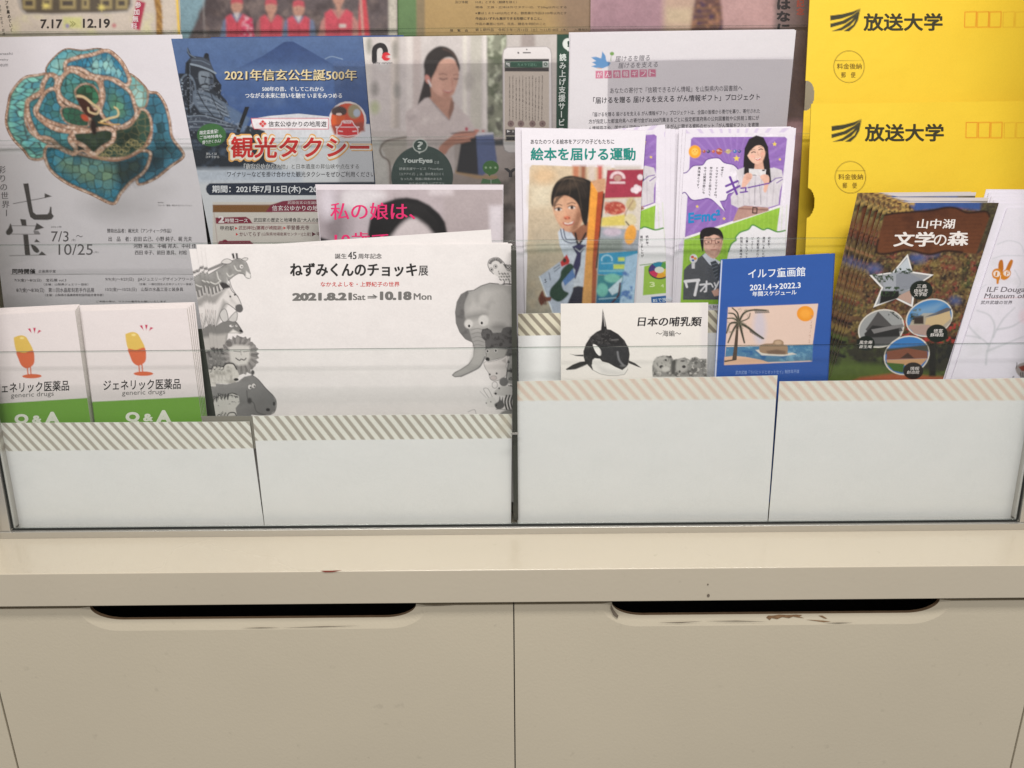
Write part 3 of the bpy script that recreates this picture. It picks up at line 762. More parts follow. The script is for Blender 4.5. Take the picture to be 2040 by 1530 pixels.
    s.line([(560, 1185), (640, 1150), (720, 1195), (800, 1140)], 12, RIM, sm=True); s.line([(715, 1200), (900, 1225), (1080, 1150), (1160, 1010)], 15, (150, 112, 92), sm=True)
    for k in range(16):
        t = k / 15; x, y = 770 + 330 * t, 1180 - 90 * t + 30 * math.sin(k)
        s.ring(x, y, 26, 20, 4, (188, 172, 120), f=4, a=.7)
    s.soft([(80, 700), (180, 590), (350, 550), (490, 380), (830, 372), (980, 560), (1140, 690), (1270, 800), (1418, 1185), (1180, 1380), (940, 1480), (872, 1566), (390, 1310), (240, 1220), (60, 950)], n=1, grain=.1, sc=9)
    for a, b, c in (("anashi", 400, 100), ("welry", 448, 68), ("seum", 488, 66)): s.T(a, -5, b, c, b + 20, (120, 118, 124))
    s.Z(0, 300, 3.825)
    K = (62, 58, 62)
    S7 = (84, 80, 80)
    s.line([(110, 406), (352, 360)], 5, S7); s.poly([(350, 326), (404, 350), (350, 364)], S7)
    s.poly([(186, 254), (226, 250), (244, 370), (262, 470), (285, 488), (370, 486), (384, 470), (392, 428), (402, 432), (404, 480), (420, 500), (404, 524), (370, 530), (270, 528), (240, 508), (226, 460), (208, 360)], S7)
    s.poly([(162, 522), (206, 526), (212, 574), (174, 572)], S7); s.poly([(88, 556), (100, 590), (106, 616), (84, 642), (58, 640), (54, 616), (72, 590)], S7, sm=True); s.line([(92, 574), (286, 574)], 4, S7); s.poly([(288, 552), (346, 588), (306, 600), (268, 610)], S7)
    s.line([(98, 637), (310, 637)], 4, S7); s.poly([(262, 610), (300, 612), (318, 636), (270, 636)], S7, a=.7); s.poly([(184, 640), (222, 640), (238, 796), (198, 796)], S7); s.poly([(268, 698), (286, 674), (314, 698)], S7); s.poly([(244, 716), (282, 730), (308, 764), (290, 780), (262, 762)], S7, sm=True); s.line([(80, 801), (350, 796)], 4, S7); s.poly([(300, 796), (326, 768), (362, 796)], S7)
    s.T("7/3", 400, 615, 532, 694, (96, 92, 94)); s.T("〜", 590, 645, 640, 660, K); s.T("10/25", 455, 713, 716, 795, (96, 92, 94))
    s.T("2021年", 398, 574, 480, 590, (120, 118, 120)); s.T("(金)", 555, 672, 585, 692, (130, 128, 130)); s.T("(月)", 722, 768, 760, 784, (130, 128, 130))
    s.T("賛助出品者：梶光夫（アンティーク作品）", 825, 595, 1312, 628, K, ser=1); s.T("出　品　者：岩田 広己、小野 純子、梶 光夫", 835, 655, 1468, 692, K, ser=1)
    s.T("河野 裕治、中嶋 邦夫、中村 佳", 1025, 710, 1500, 744, K, ser=1); s.T("西田 幸子、前田 恵呉、村松 ", 1035, 760, 1430, 794, K, ser=1)
    s.T("参考作品", 1210, 392, 1252, 402, (110, 106, 108)); s.T("ブローチ「薔薇」梶光夫 石川コレクション", 1210, 412, 1468, 426, (110, 106, 108))
    s.T("同時開催", 100, 900, 277, 938, (52, 50, 52), bold=.03); s.T("企画展示室", 300, 908, 432, 930, K)
    s.line([(90, 942), (1500, 942)], 3, (110, 108, 110))
    for t, a, b, c, d in (("7/3(金)〜8/2(日)　宝石展 vol.3", 115, 975, 512, 1002), ("（主催：山梨県ジュエリー協会）", 340, 1010, 680, 1028), ("9/9(水)〜9/27(日)　JJAジュエリーデザインアワード2", 810, 965, 1492, 997), ("（主催：一般社団法人日本ジュエリー協会）", 1065, 1008, 1470, 1026),
                          ("8/7(金)〜8/30(日)　第11回水晶彫刻若手作品展", 130, 1045, 725, 1085), ("（主催：山梨県水晶美術彫刻協同組合青年部）", 350, 1090, 795, 1110), ("10/2(金)〜10/25(日)　山梨の水晶工芸と装身具", 810, 1042, 1400, 1076), ("ご来館の際は、マスクの着用をお願いいたします", 740, 1142, 1270, 1156)):
        s.T(t, a, b, c, d, K, bold=.004)
    s.TV("彩りの世界ー", 18, 115, 510, 62, (118, 114, 118), ser=1, dx=45)
    s.done("white flyer with a blue enamel flower brooch on the third tier", "flyer")
jewel()

def taxi(art=True):
    s = Sheet("taxi_flyer", [(341, 77), (723, 73), (768, 640), (452, 640)], P(2, 6.2, 9), base=(206, 208, 214), step=1.35, bend=(.001, .0006), gain=1.032)
    s.Z(340, 0, 3.825)
    s.poly([(0, 280), (1480, 270), (1534, 948), (1400, 940), (1200, 890), (980, 868), (760, 885), (640, 905), (560, 1050), (0, 1050)], (80, 104, 146), grad=((700, 300), (760, 930), (48, 76, 128)))
    s.cloud([(400, 560), (1480, 540), (1500, 800), (420, 820)], (92, 114, 154), 150, 2, .5, 3, f=60, a=.5)
    s.poly([(470, 540), (700, 430), (865, 322), (895, 318), (935, 318), (1080, 400), (1250, 500), (1330, 545), (900, 560)], (44, 66, 112), f=8, grad=((900, 320), (900, 560), (62, 86, 132)))
    s.poly([(380, 505), (1480, 500), (1480, 570), (380, 575)], (80, 104, 146), f=60, a=.75)
    s.line([(1180, 450), (1230, 432), (1310, 452)], 8, (130, 150, 178), sm=True, f=7, a=.8)
    D = (36, 42, 52)
    s.poly([(60, 560), (110, 560), (115, 480), (150, 440), (125, 400), (132, 362), (160, 425), (250, 438), (262, 408), (290, 412), (305, 480), (340, 560), (350, 600), (390, 650), (385, 720), (430, 770), (470, 860), (540, 930), (575, 820), (600, 815), (560, 950), (720, 1000), (740, 1230), (850, 1270), (850, 1296), (190, 1300), (150, 1040), (90, 780)], D, f=9)
    s.poly([(400, 780), (520, 850), (610, 905), (560, 1010), (420, 1010)], (84, 104, 134), f=20)
    s.poly([(500, 1010), (570, 815), (602, 818), (530, 1015)], (24, 26, 30))
    L1, L2, L3 = (128, 140, 154), (92, 104, 120), (62, 70, 84)
    s.poly([(150, 450), (190, 435), (250, 440), (300, 470), (330, 540), (300, 530), (220, 500), (160, 490)], L3, f=8); s.line([(155, 490), (220, 505), (300, 535), (345, 560)], 14, L1, sm=True, f=7); s.line([(165, 460), (235, 465), (300, 495)], 7, L2, sm=True, f=6)
    s.line([(128, 372), (142, 410), (190, 440)], 8, L2, sm=True, f=6); s.ell(275, 425, 16, 20, (24, 28, 36), f=6)
    s.poly([(225, 545), (300, 555), (330, 600), (322, 660), (280, 690), (235, 660), (215, 600)], (112, 122, 134), sm=True, f=12); s.poly([(300, 560), (335, 600), (325, 670), (290, 690)], L3, f=16)
    s.line([(238, 582), (275, 590)], 9, (30, 34, 42), f=6); s.line([(290, 592), (318, 600)], 9, (30, 34, 42), f=6); s.line([(272, 595), (262, 630), (280, 636)], 7, L3, sm=True, f=6); s.line([(232, 652), (262, 642), (300, 650), (318, 645)], 12, (34, 38, 46), sm=True, f=7); s.line([(250, 672), (290, 676)], 7, (40, 46, 54), f=6)
    s.poly([(330, 560), (385, 650), (380, 720), (330, 690)], (28, 32, 40), f=10)
    s.poly([(170, 690), (240, 690), (320, 720), (420, 790), (455, 880), (380, 900), (230, 860), (170, 780)], L2, f=14)
    for k in range(7): s.line([(185 + k * 8, 712 + k * 24), (290 + k * 12, 738 + k * 22), (395 + k * 10, 806 + k * 16)], 7, ((34, 40, 50), L1)[k % 2], sm=True, f=8, a=.8)
    s.line([(205, 700), (260, 800), (330, 890)], 8, (34, 40, 50), sm=True, f=8); s.line([(310, 720), (350, 810), (400, 890)], 8, (40, 46, 56), sm=True, f=8)
    s.ring(128, 700, 64, 130, 13, L2, f=9); s.ring(128, 700, 40, 100, 8, L3, f=9)
    for k in range(9): s.ell(85 + 6 * (k % 2), 610 + k * 24, 7, 7, L1, f=5)
    s.line([(132, 480), (140, 860)], 11, (20, 24, 30)); s.line([(148, 500), (156, 860)], 4, L2, f=5)
    s.poly([(110, 880), (260, 880), (420, 925), (520, 960), (500, 1000), (300, 990), (150, 1000)], L3, f=14)
    for k in range(5): s.line([(130 + k * 6, 890 + k * 20), (260, 884 + k * 22), (440 + k * 10, 938 + k * 12)], 6, (L1, (38, 44, 54))[k % 2], sm=True, f=8, a=.8)
    s.cloud([(60, 560), (380, 640), (470, 860), (540, 930), (720, 1010), (440, 1010), (150, 1040)], (130, 140, 154), 16, 6, .6, 6, f=10, a=.5)
    s.cloud([(150, 1050), (700, 1210), (850, 1270), (850, 1296), (190, 1300)], (70, 82, 100), 70, 11, .5, 4, f=30)
    s.poly([(190, 1290), (850, 1290), (1000, 1310), (1000, 1390), (200, 1390)], (186, 194, 208), f=50)
    s.ell(315, 1030, 112, 88, (56, 100, 56)); W = (226, 228, 232)
    for t, a, b, c, d in (("限定盃進呈!", 225, 992, 365, 1022), ("ご当地特典も", 225, 1030, 395, 1056), ("盛りだくさん!", 245, 1066, 385, 1094)): s.T(t, a, b, c, d, W, dy=-14, bold=.01)
    s.T("2021年信玄公生誕500年", 419, 537, 1426, 621, (30, 36, 64), bold=.03, ser=1); s.T("2021年信玄公生誕500年", 413, 531, 1420, 615, (222, 204, 158), ser=1, bold=.006, lay=1)
    s.T("500年の昔、そしてこれから", 700, 662, 1168, 698, W, bold=.006, ser=1); s.T("つながる未来に想いを馳せ いまをみつめる", 570, 710, 1308, 750, W, bold=.006, ser=1)
    s.poly([(618, 905), (1200, 905), (1200, 985), (640, 985), (628, 960), (622, 930)], (230, 226, 230)); s.loop([(618, 905), (1205, 903), (1205, 985), (640, 985), (628, 960), (622, 930)], 5, (196, 44, 70))
    s.poly([(705, 915), (735, 945), (705, 975), (675, 945)], (205, 46, 48)); s.line([(690, 930), (720, 960)], 4, (230, 200, 200)); s.line([(690, 960), (720, 930)], 4, (230, 200, 200))
    s.T("信玄公ゆかりの地周遊", 748, 925, 1190, 968, (44, 40, 46), bold=.012)
    s.soft([(0, 270), (1500, 270), (1540, 940), (640, 1400), (180, 1400)], n=0, grain=.12, sc=16)
    s.ell(1350, 920, 143, 146, (216, 206, 206)); s.ell(1350, 920, 128, 132, (196, 76, 50)); s.ell(1285, 850, 60, 40, (70, 52, 50), f=14); s.ell(1400, 850, 50, 55, (150, 140, 110), f=20); s.ell(1420, 862, 26, 30, (170, 180, 196), f=12)
    s.rect(1230, 880, 1330, 950, (205, 90, 44), f=14); s.ell(1285, 872, 22, 10, (222, 196, 186), f=6); s.poly([(1225, 960), (1470, 930), (1480, 1000), (1250, 1030)], (150, 70, 56), f=20)
    car = [(1270, 1030), (1268, 985), (1300, 950), (1310, 925), (1385, 925), (1398, 950), (1428, 985), (1428, 1030), (1350, 1040)]
    s.poly(car, (204, 48, 52)); s.loop(car, 7, (230, 210, 214)); s.rect(1318, 918, 1378, 942, (226, 205, 208)); s.T("TAXI", 1326, 922, 1370, 938, (196, 60, 60)); s.line([(1296, 970), (1402, 970)], 6, (230, 210, 214)); s.line([(1285, 1000), (1310, 1003)], 8, (230, 210, 214)); s.line([(1390, 1003), (1415, 1000)], 8, (230, 210, 214)); s.line([(1262, 970), (1282, 970)], 9, (230, 210, 214)); s.line([(1416, 970), (1436, 970)], 9, (230, 210, 214))
    s.T("観光タクシー", 428, 1012, 1548, 1238, (222, 166, 96), bold=.092); s.T("観光タクシー", 442, 1024, 1534, 1226, (232, 224, 214), bold=.07, lay=1); s.T("観光タクシー", 462, 1042, 1516, 1206, (200, 42, 40), bold=.026, lay=2)
    s.T("「信玄公ゆかりの地」と日本遺産の昇仙峡や点在する", 562, 1248, 1442, 1290, (228, 230, 234), bold=.05); s.T("「信玄公ゆかりの地」と日本遺産の昇仙峡や点在する", 566, 1250, 1438, 1288, (48, 46, 52), bold=.006, lay=1)
    s.T("ワイナリーなどを掛け合わせた観光タクシーをぜひご利用ください", 435, 1308, 1557, 1350, (48, 46, 52), bold=.006)
    s.T("詳しくは", 275, 1163, 355, 1182, W); s.T("コチラから", 270, 1188, 373, 1206, W)
    s.poly([(300, 1398), (1700, 1385), (1700, 1490), (300, 1488), (278, 1465), (272, 1440), (278, 1418)], (36, 44, 62))
    s.T("期間：2021年7月15日(木)〜2022年", 320, 1413, 1240, 1478, (222, 224, 230), bold=.022)
    s.Z(360, 340, 3.825)
    s.rect(248, 240, 1500, 700, (208, 202, 196)); s.loop([(250, 262), (1500, 255), (1500, 700), (300, 700)], 4, (150, 100, 100), a=.6)
    s.rect(248, 262, 700, 318, (126, 86, 48)); s.poly([(650, 316), (690, 262), (780, 232), (900, 222), (1500, 215), (1500, 312)], (126, 40, 62))
    s.T("武田信玄公生誕500年", 818, 233, 1100, 256, (226, 214, 216)); s.T("信玄公ゆかりの地巡り", 700, 266, 1130, 306, (230, 222, 224), bold=.008)
    s.poly([(268, 358), (500, 352), (530, 370), (550, 402), (272, 404)], (126, 34, 56)); s.T("2", 290, 345, 336, 398, (226, 216, 218), bold=.05); s.T("時間コース", 342, 364, 515, 396, (226, 216, 218), bold=.02)
    s.T("武田家の歴史と地場食品“大人の感動旅", 560, 360, 1130, 392, (66, 58, 60), bold=.01); s.line([(280, 404), (1300, 398)], 3, (150, 100, 106))
    s.T("甲府駅", 305, 422, 410, 456, (60, 50, 52), bold=.01); s.T("▶", 418, 428, 438, 450, (205, 60, 60)); s.T("武田神社(躑躅が崎館跡)", 445, 420, 778, 456, (128, 44, 60), bold=.006); s.T("▶", 786, 426, 806, 448, (205, 60, 60)); s.T("甲斐善光寺", 812, 416, 982, 452, (96, 44, 54), bold=.01)
    s.T("▶", 424, 474, 442, 496, (205, 60, 60)); s.T("かいてらす", 452, 468, 612, 500, (96, 44, 54), bold=.008); s.T("(山梨県地場産業センター)[土産]", 620, 470, 995, 500, (110, 60, 66)); s.T("▶甲府", 1003, 466, 1110, 500, (96, 44, 54))
    s.poly([(288, 548), (300, 536), (530, 534), (560, 560), (290, 580)], (126, 34, 56)); s.ell(340, 545, 22, 20, (126, 34, 56))
    return s.done("blue mountain flyer with big red sightseeing taxi title, behind the pink-titled flyers", "flyer", "taxi flyers on the third tier")
taxi()
s = Sheet("taxi_flyer", [(420, 74), (804, 70), (850, 640), (520, 640)], P(2, 9.5, 9), base=(62, 86, 138), step=4, gain=1.032)
s.done("blue edge of a flyer peeking out above the reading service leaflet", "flyer", "taxi flyers on the third tier")

def youreyes():
    s = Sheet("service_leaflet", [(723, 74), (1162, 68), (1152, 640), (772, 640)], P(2, 4.6, 9), base=(192, 184, 180), step=1.35, bend=(.001, .0), gain=1.049)
    s.Z(700, 0, 3.825)
    BG = (196, 187, 185)
    s.rect(0, 200, 1100, 1000, (200, 192, 190))
    for x, w, c, a in ((60, 90, (214, 208, 202), .8), (300, 60, (206, 196, 188), .9), (330, 40, (150, 142, 136), .5), (420, 50, (218, 210, 206), .8), (470, 60, (190, 176, 172), .8), (850, 30, (222, 216, 206), .9), (905, 90, (188, 184, 172), .8), (1005, 26, (224, 217, 212), .9)): s.rect(x, 180, x + w, 980, c, f=26, a=a)
    for x, y, rx, ry, c in ((180, 680, 30, 55, (140, 136, 132)), (350, 690, 26, 55, (138, 136, 132)), (180, 820, 36, 50, (174, 182, 140)), (330, 380, 16, 60, (120, 118, 112)), (240, 420, 60, 120, (206, 202, 200)), (135, 350, 18, 60, (120, 122, 110)), (900, 620, 40, 70, (170, 164, 158))): s.ell(x, y, rx, ry, c, f=40, a=.8)
    t = [(1032, 180), (1180, 180), (1180, 1060), (1040, 1060)]
    s.poly(t, (134, 136, 118), f=14); s.cloud(t, (92, 98, 78), 70, 4, .45, 4, f=14); s.cloud(t, (190, 194, 172), 50, 9, .55, 5, f=14); s.cloud([(1032, 560), (1180, 560), (1180, 1060), (1040, 1060)], (74, 72, 66), 60, 14, .45, 5, f=20, a=.8)
    s.rect(1290, 180, 1400, 380, (160, 148, 144), f=30)
    s.poly([(0, 1000), (230, 1060), (260, 1200), (300, 1560), (0, 1560)], (200, 196, 192), f=12)
    s.poly([(225, 1120), (260, 1080), (420, 1040), (430, 1240), (300, 1260)], (176, 168, 160), f=12); s.line([(420, 1045), (270, 1075), (222, 1130), (235, 1190), (290, 1240), (300, 1400)], 12, (104, 88, 80), sm=True, f=8)
    s.poly([(780, 1040), (1600, 1040), (1600, 1700), (780, 1700)], (172, 160, 156), f=30); s.poly([(1060, 1070), (1180, 1060), (1240, 1110), (1060, 1110)], (74, 74, 80), f=14)
    s.poly([(700, 1280), (1600, 1300), (1600, 1700), (600, 1700)], (160, 146, 140), f=40); s.line([(800, 1310), (960, 1350), (1100, 1350)], 26, (178, 146, 110), f=12); s.cloud([(1100, 1330), (1500, 1330), (1500, 1900), (1100, 1900)], (120, 110, 106), 60, 5, .45, 3, f=30)
    # blouse, neck, face, hair
    BL = (196, 184, 182)
    s.poly([(412, 900), (420, 850), (500, 800), (570, 735), (620, 760), (750, 920), (780, 770), (830, 830), (900, 900), (950, 1000), (820, 1060), (780, 1120), (790, 1320), (420, 1320), (430, 1100)], BL, f=9, sm=False)
    s.cloud([(430, 850), (600, 800), (750, 930), (760, 1060), (450, 1060)], (214, 204, 200), 70, 3, .5, 3, f=40, a=.7); s.cloud([(420, 880), (560, 820), (600, 1060), (430, 1100)], (170, 158, 158), 60, 7, .5, 4, f=30, a=.6)
    s.poly([(600, 660), (720, 740), (770, 740), (782, 820), (745, 915), (660, 820), (590, 745)], (178, 134, 116), f=9); s.poly([(760, 760), (785, 780), (780, 840), (748, 918), (740, 860)], (120, 84, 70), f=12, a=.8)
    s.line([(590, 745), (660, 830), (745, 920)], 8, (160, 148, 148), f=7)
    s.poly([(600, 560), (640, 480), (700, 450), (770, 450), (812, 500), (820, 560), (812, 620), (800, 660), (780, 715), (735, 750), (690, 745), (630, 700), (606, 640)], (198, 152, 134), sm=True, f=9)
    s.poly([(610, 600), (650, 560), (690, 640), (700, 720), (630, 690)], (216, 168, 150), sm=True, f=30, a=.7); s.ell(700, 500, 50, 30, (212, 166, 146), f=30, a=.7)
    s.poly([(700, 700), (780, 690), (735, 752), (690, 745)], (176, 126, 108), f=20, a=.7)
    s.poly([(556, 540), (552, 480), (580, 412), (640, 362), (700, 352), (760, 378), (800, 425), (826, 500), (822, 545), (806, 500), (775, 445), (720, 440), (670, 480), (640, 545), (612, 600), (600, 640), (560, 600)], (40, 33, 32), sm=True, f=8)
    s.poly([(560, 590), (600, 640), (610, 740), (560, 750), (505, 800), (525, 720), (545, 650)], (44, 36, 36), f=8); s.line([(700, 372), (770, 405), (806, 480)], 12, (92, 70, 62), sm=True, f=12, a=.6)
    s.ell(582, 605, 20, 36, (206, 140, 128), rot=-20, f=7); s.line([(586, 612), (606, 655)], 11, (226, 220, 220), f=5)
    s.line([(668, 570), (700, 562), (728, 572)], 6, (120, 84, 72), sm=True, f=5); s.line([(778, 574), (800, 566), (818, 572)], 5, (120, 84, 72), sm=True, f=5)
    s.line([(672, 598), (700, 606), (730, 598)], 8, (74, 52, 48), sm=True, f=5); s.line([(780, 600), (800, 604), (816, 598)], 7, (74, 52, 48), sm=True, f=5)
    s.line([(764, 600), (772, 640), (764, 658)], 6, (172, 118, 102), sm=True, f=6); s.line([(700, 688), (735, 704), (772, 690)], 9, (164, 84, 80), sm=True, f=5); s.line([(706, 690), (740, 697), (766, 690)], 4, (220, 190, 182), sm=True, f=3)
    # tablet, hands
    s.poly([(840, 1060), (955, 1030), (975, 1335), (800, 1312)], (44, 42, 48), f=7); s.poly([(950, 1032), (1082, 1016), (1112, 1240), (1000, 1340), (968, 1330)], (92, 104, 146), f=7)
    s.poly([(770, 1020), (1080, 1010), (1085, 1024), (950, 1034)], (206, 206, 214), f=5)
    s.poly([(665, 1130), (760, 1040), (820, 1005), (900, 1000), (960, 1005), (950, 1030), (890, 1060), (860, 1090), (800, 1100), (750, 1130), (710, 1180)], (182, 128, 110), sm=True, f=8)
    for a, b in (((800, 1035), (945, 1012)), ((805, 1060), (930, 1040)), ((800, 1085), (900, 1070))): s.line([a, b], 19, (192, 138, 120), f=8); s.line([(a[0], a[1] + 11), (b[0], b[1] + 9)], 4, (138, 88, 74), f=5)
    s.line([(762, 1018), (940, 1006)], 7, (50, 46, 52)); s.ell(878, 984, 12, 14, (176, 66, 84)); s.ell(955, 996, 22, 10, (188, 124, 112), f=6); s.ell(1005, 1000, 12, 8, (190, 110, 104), f=5)
    s.soft([(80, 250), (1560, 250), (1560, 1700), (80, 1700)], n=2, grain=.08, sc=22)
    # logo
    s.line([(176, 464), (176, 392), (186, 362), (214, 346), (242, 352), (258, 380), (258, 405), (246, 428)], 40, (30, 27, 30), sm=True); s.line([(212, 464), (212, 400), (222, 392), (228, 404), (228, 430)], 15, (208, 202, 200))
    s.ell(266, 432, 34, 33, (206, 38, 48)); s.poly([(272, 424), (304, 420), (306, 446), (272, 440)], (206, 200, 198)); s.ell(270, 432, 10, 9, (210, 120, 120)); s.T("pony canyon", 165, 476, 312, 491, (70, 66, 70))
    # dark round caption
    s.ell(540, 1345, 236, 236, (58, 76, 72), n=48); s.cloud([(400, 1130), (660, 1130), (760, 1300), (330, 1300)], (82, 100, 94), 80, 4, .5, 3, f=40, a=.5)
    s.poly([(505, 1150), (545, 1150), (518, 1174)], (214, 220, 214)); s.ell(525, 1110, 57, 52, (214, 220, 214)); s.ell(525, 1110, 50, 45, (64, 84, 78)); s.T("?", 504, 1080, 546, 1140, (220, 226, 222), bold=.015)
    W = (206, 214, 210)
    s.T("YourEyes", 390, 1206, 620, 1252, W, bold=.045); s.T("とは", 634, 1226, 670, 1248, W)
    for t, a, b, c, d in (("読書支援サービス「YourEyes", 365, 1276, 698, 1300), ("（ユアアイズ）」は、目の見えにくく", 368, 1316, 704, 1338), ("なった方、発達に障害のある方", 376, 1354, 690, 1374), ("のための読み上げアプリ", 440, 1390, 706, 1408)): s.T(t, a, b, c, d, W)
    s.ell(1062, 1278, 62, 54, (70, 118, 62)); s.poly([(1035, 1318), (1075, 1320), (1052, 1346)], (70, 118, 62))
    for x in (1025, 1060, 1098): s.ell(x, 1278, 8, 8, (170, 200, 160))
    s.poly([(985, 1400), (1000, 1360), (1060, 1372), (1120, 1360), (1145, 1400)], (84, 124, 84)); s.line([(1064, 1372), (1064, 1400)], 5, (190, 200, 190))
    s.T("YourEyes", 1165, 1282, 1700, 1372, (62, 58, 62), bold=.05)
    # phone
    s.poly([(1150, 420), (1158, 380), (1185, 358), (1490, 352), (1518, 372), (1528, 410), (1534, 1110), (1520, 1150), (1490, 1166), (1195, 1168), (1165, 1150), (1155, 1110)], (168, 160, 160), f=10); s.poly([(1157, 420), (1164, 384), (1190, 364), (1488, 358), (1512, 376), (1521, 412), (1526, 1105), (1512, 1144), (1488, 1158), (1200, 1160), (1172, 1144), (1161, 1105)], (218, 212, 212))
    s.ell(1272, 403, 7, 7, (50, 46, 50)); s.line([(1310, 402), (1364, 402)], 8, (60, 56, 60)); s.ell(1336, 378, 5, 5, (60, 56, 60))
    s.rect(1167, 450, 1506, 1080, (196, 184, 172)); s.rect(1167, 450, 1506, 468, (36, 36, 40)); s.rect(1168, 468, 1505, 516, (44, 84, 66)); s.rect(1168, 516, 1505, 545, (56, 50, 50)); s.rect(1170, 470, 1212, 514, (104, 112, 106)); s.T("↰", 1178, 476, 1206, 508, (220, 222, 220), bold=.04); s.rect(1458, 468, 1503, 512, (196, 200, 196)); s.ring(1480, 490, 11, 11, 8, (52, 90, 70))
    s.T("カメラで読む", 1265, 482, 1412, 506, (120, 170, 146))
    tx = "名前はまだ無いどこで生れたかとんと見当がつかぬ何でも薄暗いじめじめした所で"
    for i, x in enumerate(range(1456, 1200, -25)): s.TV(tx[i:] + tx[:i], x, 575 + (i % 3) * 8, 920, 11, (74, 62, 62), bold=.0, dx=-6 if i < 3 else 0, ser=0)
    for x in (1215, 1292, 1380, 1456): s.ell(x, 944, 25, 25, (138, 116, 112)); s.ell(x, 944, 8, 8, (104, 84, 82))
    s.rect(1175, 988, 1506, 1034, (74, 70, 72)); s.T("▶ II", 1186, 992, 1238, 1012, (226, 224, 222)); s.rect(1178, 1040, 1506, 1072, (44, 42, 46))
    # green spine with vertical title
    s.poly([(1566, 255), (1790, 252), (1770, 2500), (1548, 2500)], (24, 62, 46)); s.ell(1650, 335, 40, 44, (216, 220, 216)); s.poly([(1632, 368), (1668, 368), (1650, 392)], (216, 220, 216)); s.T("!", 1646, 312, 1662, 358, (30, 60, 48), bold=.05)
    s.TV("読み上げ支援サービス", 1612, 408, 1028, 54, (222, 228, 224), bold=.02, dx=-14)
    s.done("photo leaflet of a woman using a tablet, with a white phone and green spine", "leaflet")
youreyes()

def letter():
    q = [(1137, 69), (1586, 60), (1528, 640), (1124, 640)]
    s = Sheet("notice_letter", q, P(2, 3.2, 9), base=(226, 221, 226), step=1.6, bend=(.0005, .0006), gain=.92)
    s.Z(1100, 0, 3.778)
    s.poly([(292, 432), (330, 428), (368, 440), (378, 388), (400, 420), (408, 462), (440, 472), (428, 496), (380, 515), (330, 512), (295, 500), (330, 488), (300, 470), (330, 460)], (98, 148, 200), f=5); s.ell(450, 405, 16, 14, (120, 160, 84)); s.line([(446, 420), (440, 460)], 4, (120, 150, 100))
    s.line([(340, 515), (372, 516)], 5, (226, 170, 110))
    G = (112, 108, 116)
    s.T("届けるを贈る", 472, 418, 732, 462, G, dy=-10, it=6); s.T("届けるを支える", 494, 468, 792, 512, G, dy=-10, it=6)
    for i, ch in enumerate("がん情報ギフト"):
        x = 326 + i * 66; y = 534 - i * 2
        s.rect(x, y, x + 57, y + 58, (212, 124, 152)); s.T(ch, x + 9, y + 9, x + 48, y + 50, (240, 222, 230), bold=.012)
    K = (74, 70, 78)
    s.T("あなたの寄付で『信頼できるがん情報』を山梨県内の図書館へ", 435, 652, 1430, 696, K, dy=-20); s.T("「届けるを贈る 届けるを支える がん情報ギフト」プロジェクト", 308, 718, 1562, 768, (52, 48, 56), bold=.014, dy=-28)
    s.T("「届けるを贈る 届けるを支える がん情報ギフト」プロジェクトは、全国の皆様から寄付を募り、寄付された", 305, 832, 1562, 866, K, bold=.008, dy=-28); s.T("方が指定した都道府県への寄付金が30,000円集まるごとに指定都道府県の公共図書館や公民館１館にが", 275, 884, 1556, 920, K, bold=.008, dy=-28)
    s.T("ん情報冊子や、国立がん研究センターが発行するがんに関する資料のセット「がん情報ギフト」を寄贈", 275, 936, 1552, 970, K, bold=.008, dy=-28)
    s.done("front white letter with a blue bird logo and pink squares", "letter", "white letters on the third tier")
    for i in (1, 2, 3):
        t = Sheet("notice_letter", np.asarray(q) + [(-1.2 * i, -1.5 * i), (-1.0 * i, -1.2 * i + 2), (0, 0), (0, 0)], P(2, 3.2 + i * .45, 9), base=(224, 218, 224), step=12, bend=(.0005, .0006), gain=.92)
        t.done("%s white letter behind the blue bird letter" % ("second", "third", "rearmost")[i - 1], "letter", "white letters on the third tier")
letter()

